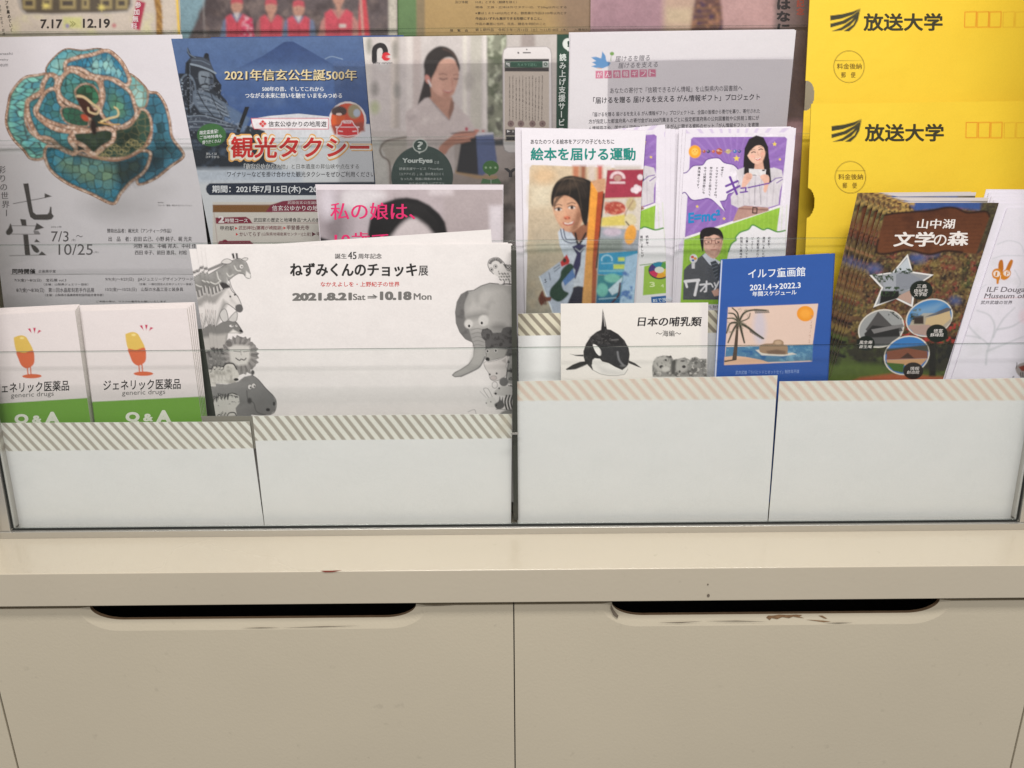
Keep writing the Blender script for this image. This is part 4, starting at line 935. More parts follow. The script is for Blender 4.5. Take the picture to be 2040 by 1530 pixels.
def envelope(quad, plane, dx, dy, notch, label):
    """Yellow mailing envelope with two finger notches cut in its left edge."""
    s = Sheet("mailing_envelope", quad, plane, base=(244, 208, 58), step=1.6, gain=1.0, th=.0012, bend=(.0015, .001), edge=(214, 178, 50))
    y = s.C
    s.Z(1560 + dx, dy, 3.825)
    s.cloud([(150, -3000), (4000, -3000), (4000, 4000), (150, 4000)], (240, 198, 52), 500, 5, .45, 2, f=60, a=.6)
    I = (62, 60, 40)
    for pts in ([(356, 122), (450, 110), (530, 90), (583, 68), (530, 115), (440, 146), (356, 160)], [(356, 184), (450, 160), (530, 118), (583, 70), (540, 135), (470, 182), (356, 214)], [(360, 243), (440, 212), (520, 155), (583, 73), (560, 140), (505, 200), (440, 236)], [(455, 242), (530, 190), (584, 78), (566, 160), (540, 205), (500, 241)]): s.poly(pts, I)
    s.T("放送大学", 607, 104, 1208, 240, (58, 54, 34), bold=.03)
    O = (120, 92, 26); s.ring(497, 512, 116, 121, 5, O); s.line([(395, 465), (608, 462)], 2.5, O); s.T("料金後納", 405, 486, 593, 530, O, bold=.0, ser=1, key="postage_mark"); s.T("郵　便", 437, 552, 546, 596, O, ser=1, key="postage_mark")
    for k, x in enumerate((1378, 1473, 1567, 1668, 1762, 1856)): s.loop([(x, 96), (x + 86, 94), (x + 80, 211), (x - 4, 212)], 6 if k < 3 else 4, (226, 130, 30) if k < 3 else (222, 160, 40))
    o = s.done(label, "envelope", "yellow mailing envelopes with the university logo")
    # cut the finger notches out of the edge
    me = o.data; A = np.zeros(len(me.vertices) * 3); me.vertices.foreach_get("co", A); A = A.reshape(-1, 3)
    import bmesh
    bm = bmesh.new(); bm.from_mesh(me)
    kill = []
    for (u, v, rx, ry) in notch:
        c = s.world(np.array([(u, v)]))[0]; ex = abs(s.world(np.array([(u + rx, v)]))[0] - c)[0]; ez = abs(s.world(np.array([(u, v - ry)]))[0] - c)[2]
        for f in bm.faces:
            m = f.calc_center_median()
            if len(f.verts) < 40 and ((m.x - c[0]) / ex) ** 2 + ((m.z - c[2]) / ez) ** 2 < 1: kill.append(f)
        big = [f for f in bm.faces if len(f.verts) >= 40]
        kill += big
    bmesh.ops.delete(bm, geom=list(set(kill)), context='FACES'); bm.to_mesh(me); bm.free()
    return o
envelope([(1621, -160), (2330, -160), (2330, 640), (1578, 640)], P(2, 5, 9), 0, 0, [(1604, 191, 17, 30)], "upper yellow envelope with the wing logo, top right")
envelope([(1616, 207), (2330, 198), (2330, 850), (1588, 850)], P(1, 12, 8), 3, 219.6, [(1603, 405, 19, 31)], "lower yellow envelope standing in front of the upper one")
# ------------------------------------------------------------------ second tier: pink-titled flyers, picture book leaflet, purple leaflets
def daughter(i):
    q = np.array([(631, 378), (1001.5, 378), (1001, 850), (668, 850)], float) + [(-1.0 * i, -3.6 * i), (0.5 * i, -3.4 * i), (0, 0), (0, 0)]
    if i: 
        s = Sheet("monochrome_flyer", q, P(1, 12 + i * .7, 8), base=(214, 206, 212), step=10, gain=1.15)
        return s.done(("second", "third", "rearmost")[i - 1] + " monochrome portrait flyer, its white top edge showing in the pile", "flyer", "monochrome portrait flyers with pink title")
    s = Sheet("monochrome_flyer", q, P(1, 12, 8), base=(174, 162, 166), step=1.4, gain=1.2)
    s.Z(360, 340, 3.825)
    s.rect(1000, 120, 1500, 600, (176, 166, 172), f=60); s.ell(1180, 400, 110, 160, (120, 110, 114), f=140, a=.9); s.ell(1120, 250, 60, 120, (196, 188, 196), f=90); s.ell(1340, 230, 110, 70, (206, 200, 204), f=90)
    s.ell(1400, 190, 160, 50, (206, 200, 204), f=70)
    s.Z(700, 340, 5.46)
    s.rect(1000, 205, 1660, 1200, (168, 156, 158), f=60); s.cloud([(880, 200), (1660, 200), (1660, 1200), (880, 1200)], (146, 132, 134), 260, 3, .5, 3, f=60, a=.8); s.rect(1500, 380, 1645, 1400, (204, 196, 202), f=50); s.rect(850, 200, 1100, 260, (200, 190, 194), f=60)
    s.poly([(-400, 700), (-400, 1300), (1100, 1300), (1042, 665), (1020, 560), (960, 470), (850, 375), (720, 310), (600, 290), (480, 305), (340, 350), (255, 430), (200, 540), (180, 660), (170, 900)], (28, 27, 29), f=7, sm=False)
    for k in range(40):
        t = k / 39; x = 470 + 400 * t; y = 300 + 120 * t * t + 4 * math.sin(k * 5)
        s.line([(x, y + 12), (x + 6 * math.sin(k * 3), y - 6 - 5 * abs(math.sin(k * 2.1)))], 5, (34, 32, 34), f=4, a=.8)
    s.poly([(640, 520), (700, 520), (780, 570), (850, 640), (920, 800), (420, 800), (470, 670), (560, 570)], (196, 186, 188), f=50, sm=True)
    for k in range(12): s.line([(560 + k * 18, 340 + k * 3), (640 + k * 26, 420 + k * 12), (760 + k * 16, 560 + k * 10)], 5, (52, 50, 50), sm=True, f=8, a=.5)
    s.soft(n=3, grain=.07, sc=40)
    s.Z(360, 340, 3.825)
    s.T("私の娘は、", 1140, 243, 1788, 374, (214, 44, 106), bold=0, ser=1); s.T("10歳で", 1172, 468, 1590, 590, (214, 44, 106), ser=1)
    return s.done("front monochrome portrait flyer with pink title, dark hair and pale forehead", "flyer", "monochrome portrait flyers with pink title")
for i in range(4): daughter(i)

def ehon():
    b = Sheet("picture_book_leaflet_back", [(1026, 254), (1286, 259), (1252, 850), (1030, 850)], P(1, 7.2, 8), base=(222, 216, 224), step=8)
    b.name = "picture_book_leaflet"
    b.done("rear copy of the picture book campaign leaflet, white left edge showing", "leaflet", "picture book campaign leaflets")
    s = Sheet("picture_book_leaflet", [(1039, 256), (1287, 261), (1246, 850), (1050, 850)], P(1, 5.6, 8), base=(226, 221, 228), step=1.3, bend=(0, .0012), gain=1.15)
    s.Z(1010, 240, 3.824)
    s.T("あなたのつくる絵本をアジアの子どもたちに", 180, 143, 816, 181, (50, 48, 52), bold=.012); s.T("絵本を届ける運動", 180, 207, 980, 306, (30, 132, 122), bold=.028)
    s.poly([(190, 338), (1100, 372), (1100, 1480), (142, 1480), (172, 362)], (204, 184, 156), grad=((300, 500), (200, 1400), (150, 146, 134)))
    s.rect(170, 500, 350, 660, (214, 202, 178), f=60); s.ell(280, 420, 90, 60, (210, 180, 144), f=60); s.rect(150, 930, 420, 1000, (178, 172, 152), f=30)
    for x, w, c in ((500, 50, (186, 120, 90)), (560, 40, (150, 96, 74)), (620, 50, (206, 190, 180)), (690, 40, (190, 90, 80)), (730, 60, (216, 206, 200)), (820, 200, (200, 190, 184))): s.rect(x, 345, x + w, 460, c, f=26)
    s.cloud([(150, 350), (480, 345), (480, 1450), (150, 1450)], (190, 172, 146), 140, 3, .5, 2.5, f=60, a=.6)
    # child
    s.poly([(388, 850), (420, 815), (500, 850), (545, 930), (610, 860), (640, 860), (600, 1270), (530, 1262), (470, 1280), (440, 1050), (400, 950)], (186, 194, 206), f=7)
    s.poly([(485, 845), (620, 770), (620, 880), (560, 930), (520, 900)], (140, 92, 70), f=8)
    s.poly([(345, 590), (380, 560), (470, 560), (550, 610), (578, 720), (560, 800), (500, 848), (440, 840), (395, 790), (356, 700)], (202, 152, 124), sm=True, f=8)
    s.poly([(350, 600), (420, 590), (440, 700), (400, 780), (356, 690)], (208, 164, 134), sm=True, f=30, a=.8); s.ell(480, 620, 50, 26, (206, 160, 130), f=30, a=.7); s.poly([(540, 660), (580, 720), (540, 830), (480, 850)], (132, 88, 66), f=34, a=.8)
    s.poly([(334, 620), (342, 540), (372, 475), (430, 432), (500, 422), (590, 442), (645, 475), (640, 560), (625, 690), (605, 800), (575, 770), (555, 680), (530, 625), (490, 590), (440, 572), (395, 580), (362, 596), (350, 660)], (32, 27, 25), sm=True, f=7)
    s.ell(470, 500, 90, 26, (88, 72, 60), rot=-18, f=46, a=.5); s.ell(580, 520, 26, 70, (70, 58, 50), rot=-12, f=40, a=.4)
    for k, (x0, y0, x1, y1, x2, y2) in enumerate(((452, 440, 400, 500, 352, 612), (470, 436, 440, 520, 400, 590), (500, 432, 545, 540, 566, 680), (520, 430, 585, 560, 592, 740), (480, 440, 480, 540, 470, 575), (540, 436, 610, 560, 610, 720))): s.line([(x0, y0), (x1, y1), (x2, y2)], 4 + k % 3, ((92, 76, 62), (16, 13, 12))[k % 2], sm=True, f=9, a=.55)
    s.poly([(352, 640), (372, 590), (420, 566), (452, 556), (400, 600), (372, 640), (360, 690)], (40, 32, 28), f=9, a=.8)
    for k in range(6): s.line([(380 + k * 16, 470 - k * 5), (420 + k * 24, 444 - k * 2), (500 + k * 20, 450 + k * 4)], 4, (96, 80, 66), sm=True, f=5, a=.7)
    for x, y, w in ((392, 678, 26), (492, 664, 28)):
        s.ell(x, y, w, 12, (216, 202, 194), f=5); s.ell(x + 2, y, 12, 13, (36, 24, 22), f=4); s.line([(x - w, y - 3), (x, y - 15), (x + w, y - 5)], 6, (60, 38, 32), sm=True, f=4); s.line([(x - w - 4, y - 26), (x, y - 38), (x + w, y - 30)], 6, (70, 48, 40), sm=True, f=5)
    s.line([(440, 680), (446, 730), (440, 745)], 12, (212, 160, 130), sm=True, f=9); s.ell(458, 742, 26, 14, (196, 110, 84), f=10); s.ell(446, 748, 6, 4, (80, 44, 36)); s.ell(474, 744, 6, 4, (80, 44, 36))
    s.poly([(425, 775), (465, 782), (512, 762), (500, 792), (465, 802), (435, 795)], (172, 88, 76), sm=True, f=5); s.poly([(432, 778), (466, 785), (508, 767), (495, 785), (465, 792), (440, 788)], (228, 222, 214), f=4)
    for o in (0, 22): s.line([(408 + o, 828), (425 + o, 900), (470 + o * .4, 930 - o), (530, 930 - o)], 8, (40, 48, 78), f=4, sm=True)
    s.line([(520, 860), (545, 945), (600, 860)], 16, (40, 32, 34), f=6, sm=True)
    s.poly([(495, 960), (545, 940), (605, 950), (566, 1010), (560, 1100), (520, 1210), (488, 1150), (530, 1020)], (52, 50, 84), f=6); s.line([(520, 975), (555, 1000), (590, 965)], 6, (200, 204, 214))
    s.poly([(455, 1290), (540, 1260), (600, 1270), (580, 1480), (420, 1480)], (44, 44, 58), f=7)
    s.poly([(245, 1190), (445, 1045), (520, 1140), (500, 1300), (430, 1470), (352, 1470)], (168, 178, 194), f=6); s.line([(247, 1190), (350, 1465)], 8, (206, 214, 222))
    s.poly([(340, 1270), (400, 1200), (415, 1140), (470, 1090), (505, 1110), (490, 1180), (420, 1230), (430, 1290), (470, 1320), (400, 1380), (335, 1350), (325, 1310)], (38, 62, 50), sm=True, f=8); s.poly([(405, 1080), (455, 1020), (478, 1070), (470, 1090), (415, 1115)], (178, 48, 48)); s.ell(438, 1065, 14, 18, (60, 50, 44), f=5)
    s.poly([(425, 1220), (500, 1130), (520, 1190), (440, 1260)], (84, 116, 166), f=7); s.T("5", 285, 1208, 300, 1235, (60, 60, 70)); s.line([(320, 1160), (330, 1215)], 5, (60, 60, 80)); s.line([(355, 1130), (400, 1100)], 5, (50, 50, 70)); s.line([(362, 1150), (405, 1118)], 5, (50, 50, 70))
    s.poly([(240, 1350), (270, 1295), (290, 1340), (335, 1345), (330, 1375), (290, 1380), (265, 1410), (245, 1385)], (108, 62, 48), sm=True, f=7)
    for k in range(4): s.line([(258 + k * 12, 1330 + k * 12), (255 + k * 14, 1395 + k * 2)], 9, (84, 44, 36), f=5)
    # wooden shelf post
    s.poly([(640, 462), (692, 545), (690, 700), (660, 1000), (655, 1480), (565, 1480), (612, 850)], (226, 152, 62), f=6, grad=((640, 800), (600, 1350), (196, 148, 92))); s.poly([(690, 545), (735, 535), (738, 620), (700, 900), (676, 1100), (684, 1160), (668, 1480), (640, 1480), (650, 1120), (652, 1040)], (168, 72, 40), f=7, grad=((700, 800), (660, 1300), (150, 84, 60)))
    s.poly([(640, 462), (750, 440), (745, 530), (690, 545)], (196, 150, 116), f=8); s.line([(738, 560), (700, 930), (680, 1120)], 12, (34, 26, 26), f=8)
    # books on the shelf
    s.poly([(762, 378), (1120, 372), (1080, 582), (742, 592)], (156, 52, 72), f=5); s.ring(842, 440, 48, 42, 22, (214, 190, 194)); s.rect(780, 444, 910, 500, (156, 52, 72), f=5); s.ell(842, 440, 30, 24, (180, 140, 130), f=8); s.rect(782, 466, 900, 482, (214, 190, 194), f=5)
    for x, y, r in ((962, 530, 20), (985, 508, 20), (1005, 520, 22), (985, 540, 18), (1015, 432, 22)): s.ell(x, y, r, r, (222, 206, 214), f=6)
    s.poly([(742, 604), (1080, 586), (1040, 838), (716, 806)], (206, 196, 184), f=5); s.ell(822, 668, 82, 52, (172, 74, 62), f=12); s.cloud([(740, 620), (900, 620), (900, 720), (740, 720)], (206, 130, 108), 18, 4, .55, 6, f=14); s.poly([(724, 740), (900, 715), (905, 800), (716, 806)], (208, 190, 100), f=14); s.ell(940, 760, 46, 50, (208, 196, 158), f=12); s.ell(945, 640, 40, 50, (190, 172, 130), f=14); s.line([(905, 770), (930, 800)], 9, (60, 50, 40), f=6); s.line([(900, 725), (905, 700), (960, 610)], 8, (150, 120, 100), f=8)
    s.poly([(716, 812), (1040, 842), (1000, 990), (700, 1000)], (150, 156, 166), f=8); s.ell(940, 870, 44, 76, (222, 158, 70), rot=12, f=12); s.ell(800, 850, 70, 30, (190, 176, 190), f=24); s.poly([(705, 900), (880, 900), (880, 990), (700, 1000)], (130, 138, 134), f=26)
    s.poly([(700, 1012), (1000, 990), (980, 1190), (690, 1172)], (56, 142, 182), f=5); s.ring(760, 1060, 40, 34, 10, (176, 210, 226), a=.8); s.rect(710, 1072, 812, 1105, (56, 142, 182), f=4); s.line([(720, 1090), (805, 1086)], 6, (150, 196, 216))
    s.rect(845, 1042, 896, 1072, (190, 204, 96), f=8); s.rect(810, 1096, 896, 1132, (190, 204, 96), f=8); s.rect(700, 1140, 890, 1152, (120, 180, 196), f=6)
    s.poly([(690, 1176), (980, 1190), (950, 1480), (672, 1480)], (62, 132, 138), f=6, grad=((700, 1200), (700, 1400), (44, 92, 132))); s.ell(725, 1290, 44, 52, (110, 178, 168), f=14); s.ell(800, 1200, 60, 34, (120, 186, 170), f=16); s.poly([(770, 1290), (880, 1190), (860, 1300), (800, 1330)], (190, 210, 222), f=8); s.line([(862, 1240), (850, 1330), (790, 1400)], 14, (70, 44, 56), f=7)
    s.poly([(905, 1040), (1000, 1010), (960, 1480), (846, 1480)], (160, 190, 216), f=7); s.cloud([(880, 1150), (960, 1150), (950, 1400), (850, 1400)], (84, 120, 176), 36, 5, .45, 5, f=12); s.line([(700, 1360), (830, 1350)], 6, (170, 200, 214))
    s.soft([(190, 338), (1100, 372), (1100, 1480), (142, 1480), (172, 362)], n=1, grain=.12, sc=12)
    s.done("picture book campaign leaflet with teal title and a child beside bookshelves", "leaflet", "picture book campaign leaflets")
ehon()

PQ = [(1367, 257), (1586, 255), (1536, 850), (1330, 850)]
def purple(quad, back, label, full=True, art=True, side=True, bend=(0, 0)):
    s = Sheet("lesson_leaflet", quad, P(1, back, 8), base=(222, 216, 226), step=1.35 if art else 3, ref=PQ, bend=bend, gain=1.15)
    GR = "purple and green lesson leaflets"
    s.Z(1300, 240, 3.824)
    PU = (140, 104, 176)
    s.poly([(310, 126), (1010, 124), (1026, 140), (972, 652), (245, 892), (292, 142)], PU)
    if not art:
        s.poly([(240, 900), (975, 658), (948, 860), (215, 1400)], (142, 182, 66)); return s.done(label, "leaflet", GR)
    for k in range(34):
        t = k / 34 * 2 * math.pi; c, d = math.cos(t), math.sin(t)
        s.poly([(620 + 60 * c, 420 + 60 * d), (620 + 700 * math.cos(t - .03), 420 + 700 * math.sin(t - .03)), (620 + 700 * math.cos(t + .03), 420 + 700 * math.sin(t + .03))], (166, 134, 198), a=.35, f=10)
    for k in (0,):
        s.poly([(235, 100), (1080, 90), (1080, 125), (1010, 124), (310, 126), (292, 142), (245, 892), (190, 900)], (222, 216, 226))
        s.poly([(1026, 140), (1010, 124), (1080, 100), (1080, 900), (945, 900)], (222, 216, 226))
    s.poly([(242, 905), (972, 658), (944, 862), (900, 1400), (212, 1400)], (142, 184, 62), f=5)
    for k in range(24): x = 240 + k * 34; s.line([(x, 900 - k * 11), (x - 26, 1400)], 8, (166, 202, 90), a=.3, f=8)
    s.poly([(244, 890), (972, 644), (971, 662), (242, 907)], (226, 222, 224))
    GD = (84, 140, 66)
    s.poly([(1010, 838), (950, 848), (880, 822), (840, 828), (765, 796), (730, 830), (668, 852), (630, 896), (638, 912), (600, 942), (580, 1000), (560, 1100), (560, 1480), (1010, 1480)], (224, 222, 226), f=4); s.line([(1010, 838), (950, 848), (880, 822), (840, 832), (765, 796), (730, 830), (668, 852), (632, 892), (636, 912), (600, 942), (578, 1000)], 11, GD, sm=True)
    for x, y, r in ((930, 180, 20), (640, 290, 26), (970, 296, 13), (340, 655, 14), (545, 748, 14)):
        pts = [(x + (r if k % 2 == 0 else r * .45) * math.sin(k * math.pi / 5), y - (r if k % 2 == 0 else r * .45) * math.cos(k * math.pi / 5)) for k in range(10)]; s.poly(pts, (226, 200, 84), f=4)
    s.ell(322, 238, 48, 50, (232, 160, 44), f=8); s.ell(322, 238, 26, 28, (240, 190, 90), f=10); s.T("^_^", 305, 226, 340, 246, (190, 90, 40))
    s.line([(370, 236), (680, 232)], 3, (110, 90, 80))
    for x, r, c in ((392, 12, (170, 80, 60)), (425, 13, (52, 60, 100)), (463, 12, (190, 90, 60)), (508, 25, (172, 84, 62)), (576, 18, (186, 170, 130)), (628, 14, (60, 110, 176)), (662, 12, (40, 60, 120))): s.ell(x, 236, r, r, c, f=5); s.ell(x - r * .3, 236 - r * .3, r * .35, r * .35, (214, 196, 180), f=5, a=.7)
    s.line([(490, 228), (528, 236)], 5, (214, 170, 140)); s.line([(548, 240), (604, 230)], 5, (180, 150, 100))
    # speech cloud
    cl = [(215, 420), (262, 398), (312, 350), (382, 342), (420, 300), (500, 290), (545, 325), (620, 345), (660, 400), (655, 470), (620, 540), (575, 560), (555, 605), (500, 620), (548, 680), (470, 612), (420, 590), (360, 600), (300, 600), (250, 545), (215, 545)]
    s.line(np.vstack([catmull(cl), catmull(cl)[:1]]), 15, (96, 60, 140)); s.poly([(505, 600), (548, 690), (455, 600)], (226, 220, 230), f=4); s.poly(catmull(cl), (226, 220, 230), f=4)
    for t, x, a, b in (("宇宙って、", 535, 352, 440), ("ドラマチックですよね。", 492, 352, 600), ("学び始めると面白くて", 447, 352, 578), ("今では関連分野にも", 402, 352, 560), ("興味津々です。", 357, 352, 530)): s.TV(t, x, a, b, 23, (70, 66, 74), bold=.01, dx=-14)
    s.T("E=mc²", 272, 690, 516, 772, (36, 128, 190), bold=.045, dy=-26)
    # woman
    s.poly([(690, 400), (694, 300), (702, 210), (735, 140), (790, 113), (845, 128), (880, 200), (890, 320), (900, 420), (908, 480), (870, 500), (690, 420)], (34, 29, 31), sm=False, f=7)
    s.poly([(600, 640), (596, 580), (625, 540), (660, 470), (636, 380), (700, 356), (745, 380), (800, 350), (860, 372), (925, 358), (985, 378), (998, 450), (970, 540), (960, 640), (880, 664), (780, 655), (700, 648), (655, 668)], (206, 200, 206), f=7)
    s.poly([(702, 300), (760, 330), (790, 420), (694, 410)], (34, 29, 31), f=9); s.poly([(850, 240), (890, 300), (905, 470), (872, 490), (845, 400)], (34, 29, 31), f=8)
    for k in range(7): s.line([(640 + k * 48, 420), (650 + k * 44, 640)], 7, (176, 168, 178), f=10, a=.6)
    s.poly([(782, 310), (838, 300), (850, 370), (810, 420), (775, 370)], (206, 160, 140), f=8)
    s.poly([(718, 250), (735, 215), (800, 190), (850, 196), (858, 250), (842, 300), (808, 332), (765, 322), (735, 290)], (226, 184, 164), sm=True, f=6); s.poly([(710, 270), (716, 200), (760, 160), (830, 150), (868, 200), (862, 260), (845, 205), (800, 188), (750, 226), (726, 262)], (34, 29, 31), sm=True, f=6)
    s.poly([(830, 215), (858, 240), (842, 300), (812, 328), (820, 270)], (204, 154, 132), f=24, a=.7); s.ell(762, 272, 18, 12, (232, 170, 154), f=14, a=.7); s.ell(836, 254, 14, 12, (226, 160, 144), f=12, a=.7)
    for x, y in ((768, 244), (824, 222)): s.line([(x - 15, y + 2), (x, y - 5), (x + 15, y - 2)], 7, (54, 38, 38), sm=True, f=4); s.line([(x - 17, y - 16), (x, y - 22), (x + 14, y - 20)], 4, (100, 74, 66), sm=True, f=4)
    s.line([(800, 240), (806, 266)], 5, (204, 150, 132), f=5); s.poly([(775, 286), (800, 294), (832, 274), (818, 300), (795, 306)], (190, 84, 84), f=4); s.line([(784, 290), (802, 296), (824, 282)], 5, (232, 224, 220), f=3)
    s.poly([(735, 368), (866, 374), (860, 418), (734, 412)], (214, 210, 212), f=4); s.ell(845, 380, 12, 6, (60, 56, 60))
    for pts in ([(690, 440), (712, 405), (750, 402), (760, 430), (735, 470), (700, 510), (680, 505)], [(820, 430), (850, 410), (885, 425), (888, 470), (865, 545), (845, 535), (850, 480)]): s.poly(pts, (222, 176, 158), sm=True, f=6)
    for k in range(3): s.line([(715, 418 + k * 14), (750, 416 + k * 12)], 4, (180, 126, 110), f=4)
    s.poly([(655, 665), (700, 648), (885, 664), (875, 692), (612, 772), (630, 720)], (176, 138, 128), f=6); s.line([(660, 670), (880, 682)], 12, (146, 108, 100), f=6); s.loop([(765, 662), (796, 666), (794, 706), (762, 704)], 8, (60, 40, 38))
    s.line([(780, 470), (775, 640)], 4, (150, 144, 152)); s.line([(815, 480), (825, 640)], 4, (150, 144, 152))
    s.soft([(590, 100), (1010, 100), (1010, 790), (590, 790)], n=0, grain=.1, sc=14)
    U = (104, 62, 152)
    s.line([(560, 500), (648, 462)], 17, U); s.line([(568, 548), (662, 500)], 17, U); s.line([(590, 432), (642, 560)], 18, U)
    s.line([(674, 516), (712, 512), (708, 540)], 11, U); s.line([(670, 548), (722, 542)], 11, U); s.line([(728, 512), (888, 478)], 10, U); s.line([(900, 470), (940, 440), (985, 434)], 6, U); s.line([(946, 476), (990, 448)], 6, U)
    # man
    s.poly([(238, 1140), (262, 1110), (345, 1050), (390, 1016), (440, 1060), (500, 1070), (560, 1150), (560, 1366), (232, 1366)], (82, 84, 90), f=6)
    s.poly([(380, 1030), (400, 1010), (470, 1050), (520, 1080), (470, 1120), (432, 1095)], (196, 200, 212), f=5); s.poly([(440, 1080), (480, 1066), (520, 1120), (500, 1230), (470, 1180), (455, 1120)], (62, 66, 74), f=5)
    for k in range(5): s.line([(448 + k * 8, 1100 + k * 26), (495, 1085 + k * 26)], 4, (120, 126, 136), f=4)
    s.poly([(385, 900), (420, 860), (500, 860), (532, 900), (530, 950), (510, 1010), (470, 1052), (425, 1030), (395, 985)], (206, 164, 148), sm=True, f=6)
    s.poly([(360, 892), (366, 845), (400, 818), (460, 812), (515, 832), (540, 885), (532, 912), (505, 885), (470, 870), (430, 885), (395, 890), (390, 940), (384, 1000), (370, 960)], (30, 26, 28), sm=True, f=6)
    s.loop([(396, 914), (450, 908), (452, 938), (402, 940)], 5, (104, 48, 44), f=4); s.loop([(476, 906), (528, 906), (526, 934), (480, 938)], 5, (104, 48, 44), f=4); s.line([(450, 918), (478, 916)], 4, (104, 48, 44))
    s.poly([(500, 880), (532, 905), (530, 950), (508, 1010), (480, 1040), (492, 960)], (176, 132, 118), f=26, a=.7); s.poly([(395, 990), (440, 1035), (480, 1044), (510, 1005), (470, 1020)], (170, 130, 118), f=18, a=.6)
    for x in (426, 502): s.ell(x, 926, 9, 5, (50, 34, 34), f=4); s.line([(x - 18, 898), (x + 18, 896)], 5, (60, 46, 44), f=4)
    s.line([(466, 930), (472, 960), (460, 966)], 5, (176, 126, 112), f=5); s.line([(446, 986), (486, 984)], 6, (168, 96, 92), f=4)
    s.ell(312, 1052, 30, 34, (214, 212, 216), f=5); s.ell(304, 1040, 12, 10, (200, 70, 60), f=4); s.ell(325, 1052, 12, 10, (220, 150, 60), f=4); s.ell(308, 1066, 10, 8, (60, 90, 160), f=4); s.rect(298, 1084, 322, 1128, (206, 204, 210), f=5)
    s.soft([(230, 800), (560, 800), (560, 1370), (230, 1370)], n=0, grain=.12, sc=14)
    W = (226, 224, 230)
    s.line([(248, 1226), (352, 1216)], 22, W); s.line([(250, 1226), (262, 1268)], 17, W); s.line([(346, 1222), (322, 1330)], 20, W)
    s.line([(362, 1252), (440, 1244)], 13, W); s.line([(412, 1226), (408, 1300), (396, 1304)], 13, W); s.line([(408, 1252), (366, 1300)], 11, W); s.line([(448, 1246), (460, 1268)], 10, W); s.line([(472, 1238), (480, 1260)], 10, W); s.line([(505, 1228), (470, 1296)], 11, W)
    s.poly([(450, 1300), (500, 1280), (520, 1330), (470, 1340)], (200, 158, 144), f=6)
    K = (76, 72, 80)
    for t, x in (("統計学、", 890), ("選択しましたが", 848), ("応用範囲が広くて", 805), ("ビックリ！", 762), ("仕事にもプラス", 720), ("勉強にも興味が", 678)): s.TV(t, x, 885, 885 + 24 * len(t), 22, K, bold=.01, dx=-6)
    s.T("数字に強くなれば、視野が広がる。動かす", 240, 1408, 500, 1432, K)
    # lower right: pie chart on green and a blue banner
    s.Z(1271, 240, 3.824)
    s.poly([(960, 1120), (1185, 1080), (1185, 1290), (1165, 1325), (930, 1340)], (150, 188, 74), f=5); s.line([(930, 1110), (1060, 1100), (1130, 1090), (1160, 1080), (1210, 1085)], 6, (110, 150, 90), sm=True)
    s.ell(1066, 1158, 80, 66, (60, 70, 60), f=5)
    for k, c in enumerate(((86, 154, 74), (222, 190, 60), (222, 160, 50), (198, 52, 92), (72, 56, 120), (40, 130, 160))):
        a0 = -1.2 + k * math.pi / 3
        s.poly([(1066, 1152)] + [(1066 + 76 * math.cos(a0 + j * math.pi / 15), 1152 + 60 * math.sin(a0 + j * math.pi / 15)) for j in range(6)], c, f=3)
    s.ell(1066, 1152, 34, 24, (214, 216, 206), f=4); s.T("3", 985, 1240, 1025, 1280, (206, 224, 160), bold=.04); s.T("4", 1065, 1260, 1088, 1285, (206, 224, 160), bold=.02); s.ell(1142, 1222, 12, 12, (206, 224, 160))
    s.poly([(988, 1354), (1184, 1342), (1184, 1400), (988, 1410)], (24, 92, 160), f=4); s.T("BSで放送中!", 1000, 1362, 1172, 1392, (214, 224, 236), dy=-8, bold=.01)
    return s.done(label, "leaflet", GR)
purple([(1367, 257), (1586, 255), (1536, 850), (1330, 850)], 6.4, "frontmost purple and green lesson leaflet of the pile right of the picture book leaflets")
for i in (1, 2):
    purple(np.array(PQ) + [(-7 * i, -1.0 * i), (-5 * i, -1.5 * i), (0, 0), (0, 0)], 6.4 + .7 * i, "%s lesson leaflet of the right-hand pile, only its white top edge showing" % ("second", "rearmost")[i - 1], art=False)
LQ = np.array([(1100, 268), (1325, 248), (1328, 850), (1115, 850)], float)
purple(LQ, 9.0, "purple and green lesson leaflet half hidden behind the picture book leaflet")
for i in (1, 2, 3, 4):
    q = LQ + [(0, 0), ((11, 20, 29, 37)[i - 1], 7 + i * .8), ((4, 11, 18, 25)[i - 1], 0), (0, 0)]
    purple(q, 9.0 + 1.0 * i, "%s purple lesson leaflet in the fanned pile, its white right edge showing" % ("second", "third", "fourth", "rearmost")[i - 1], art=False)
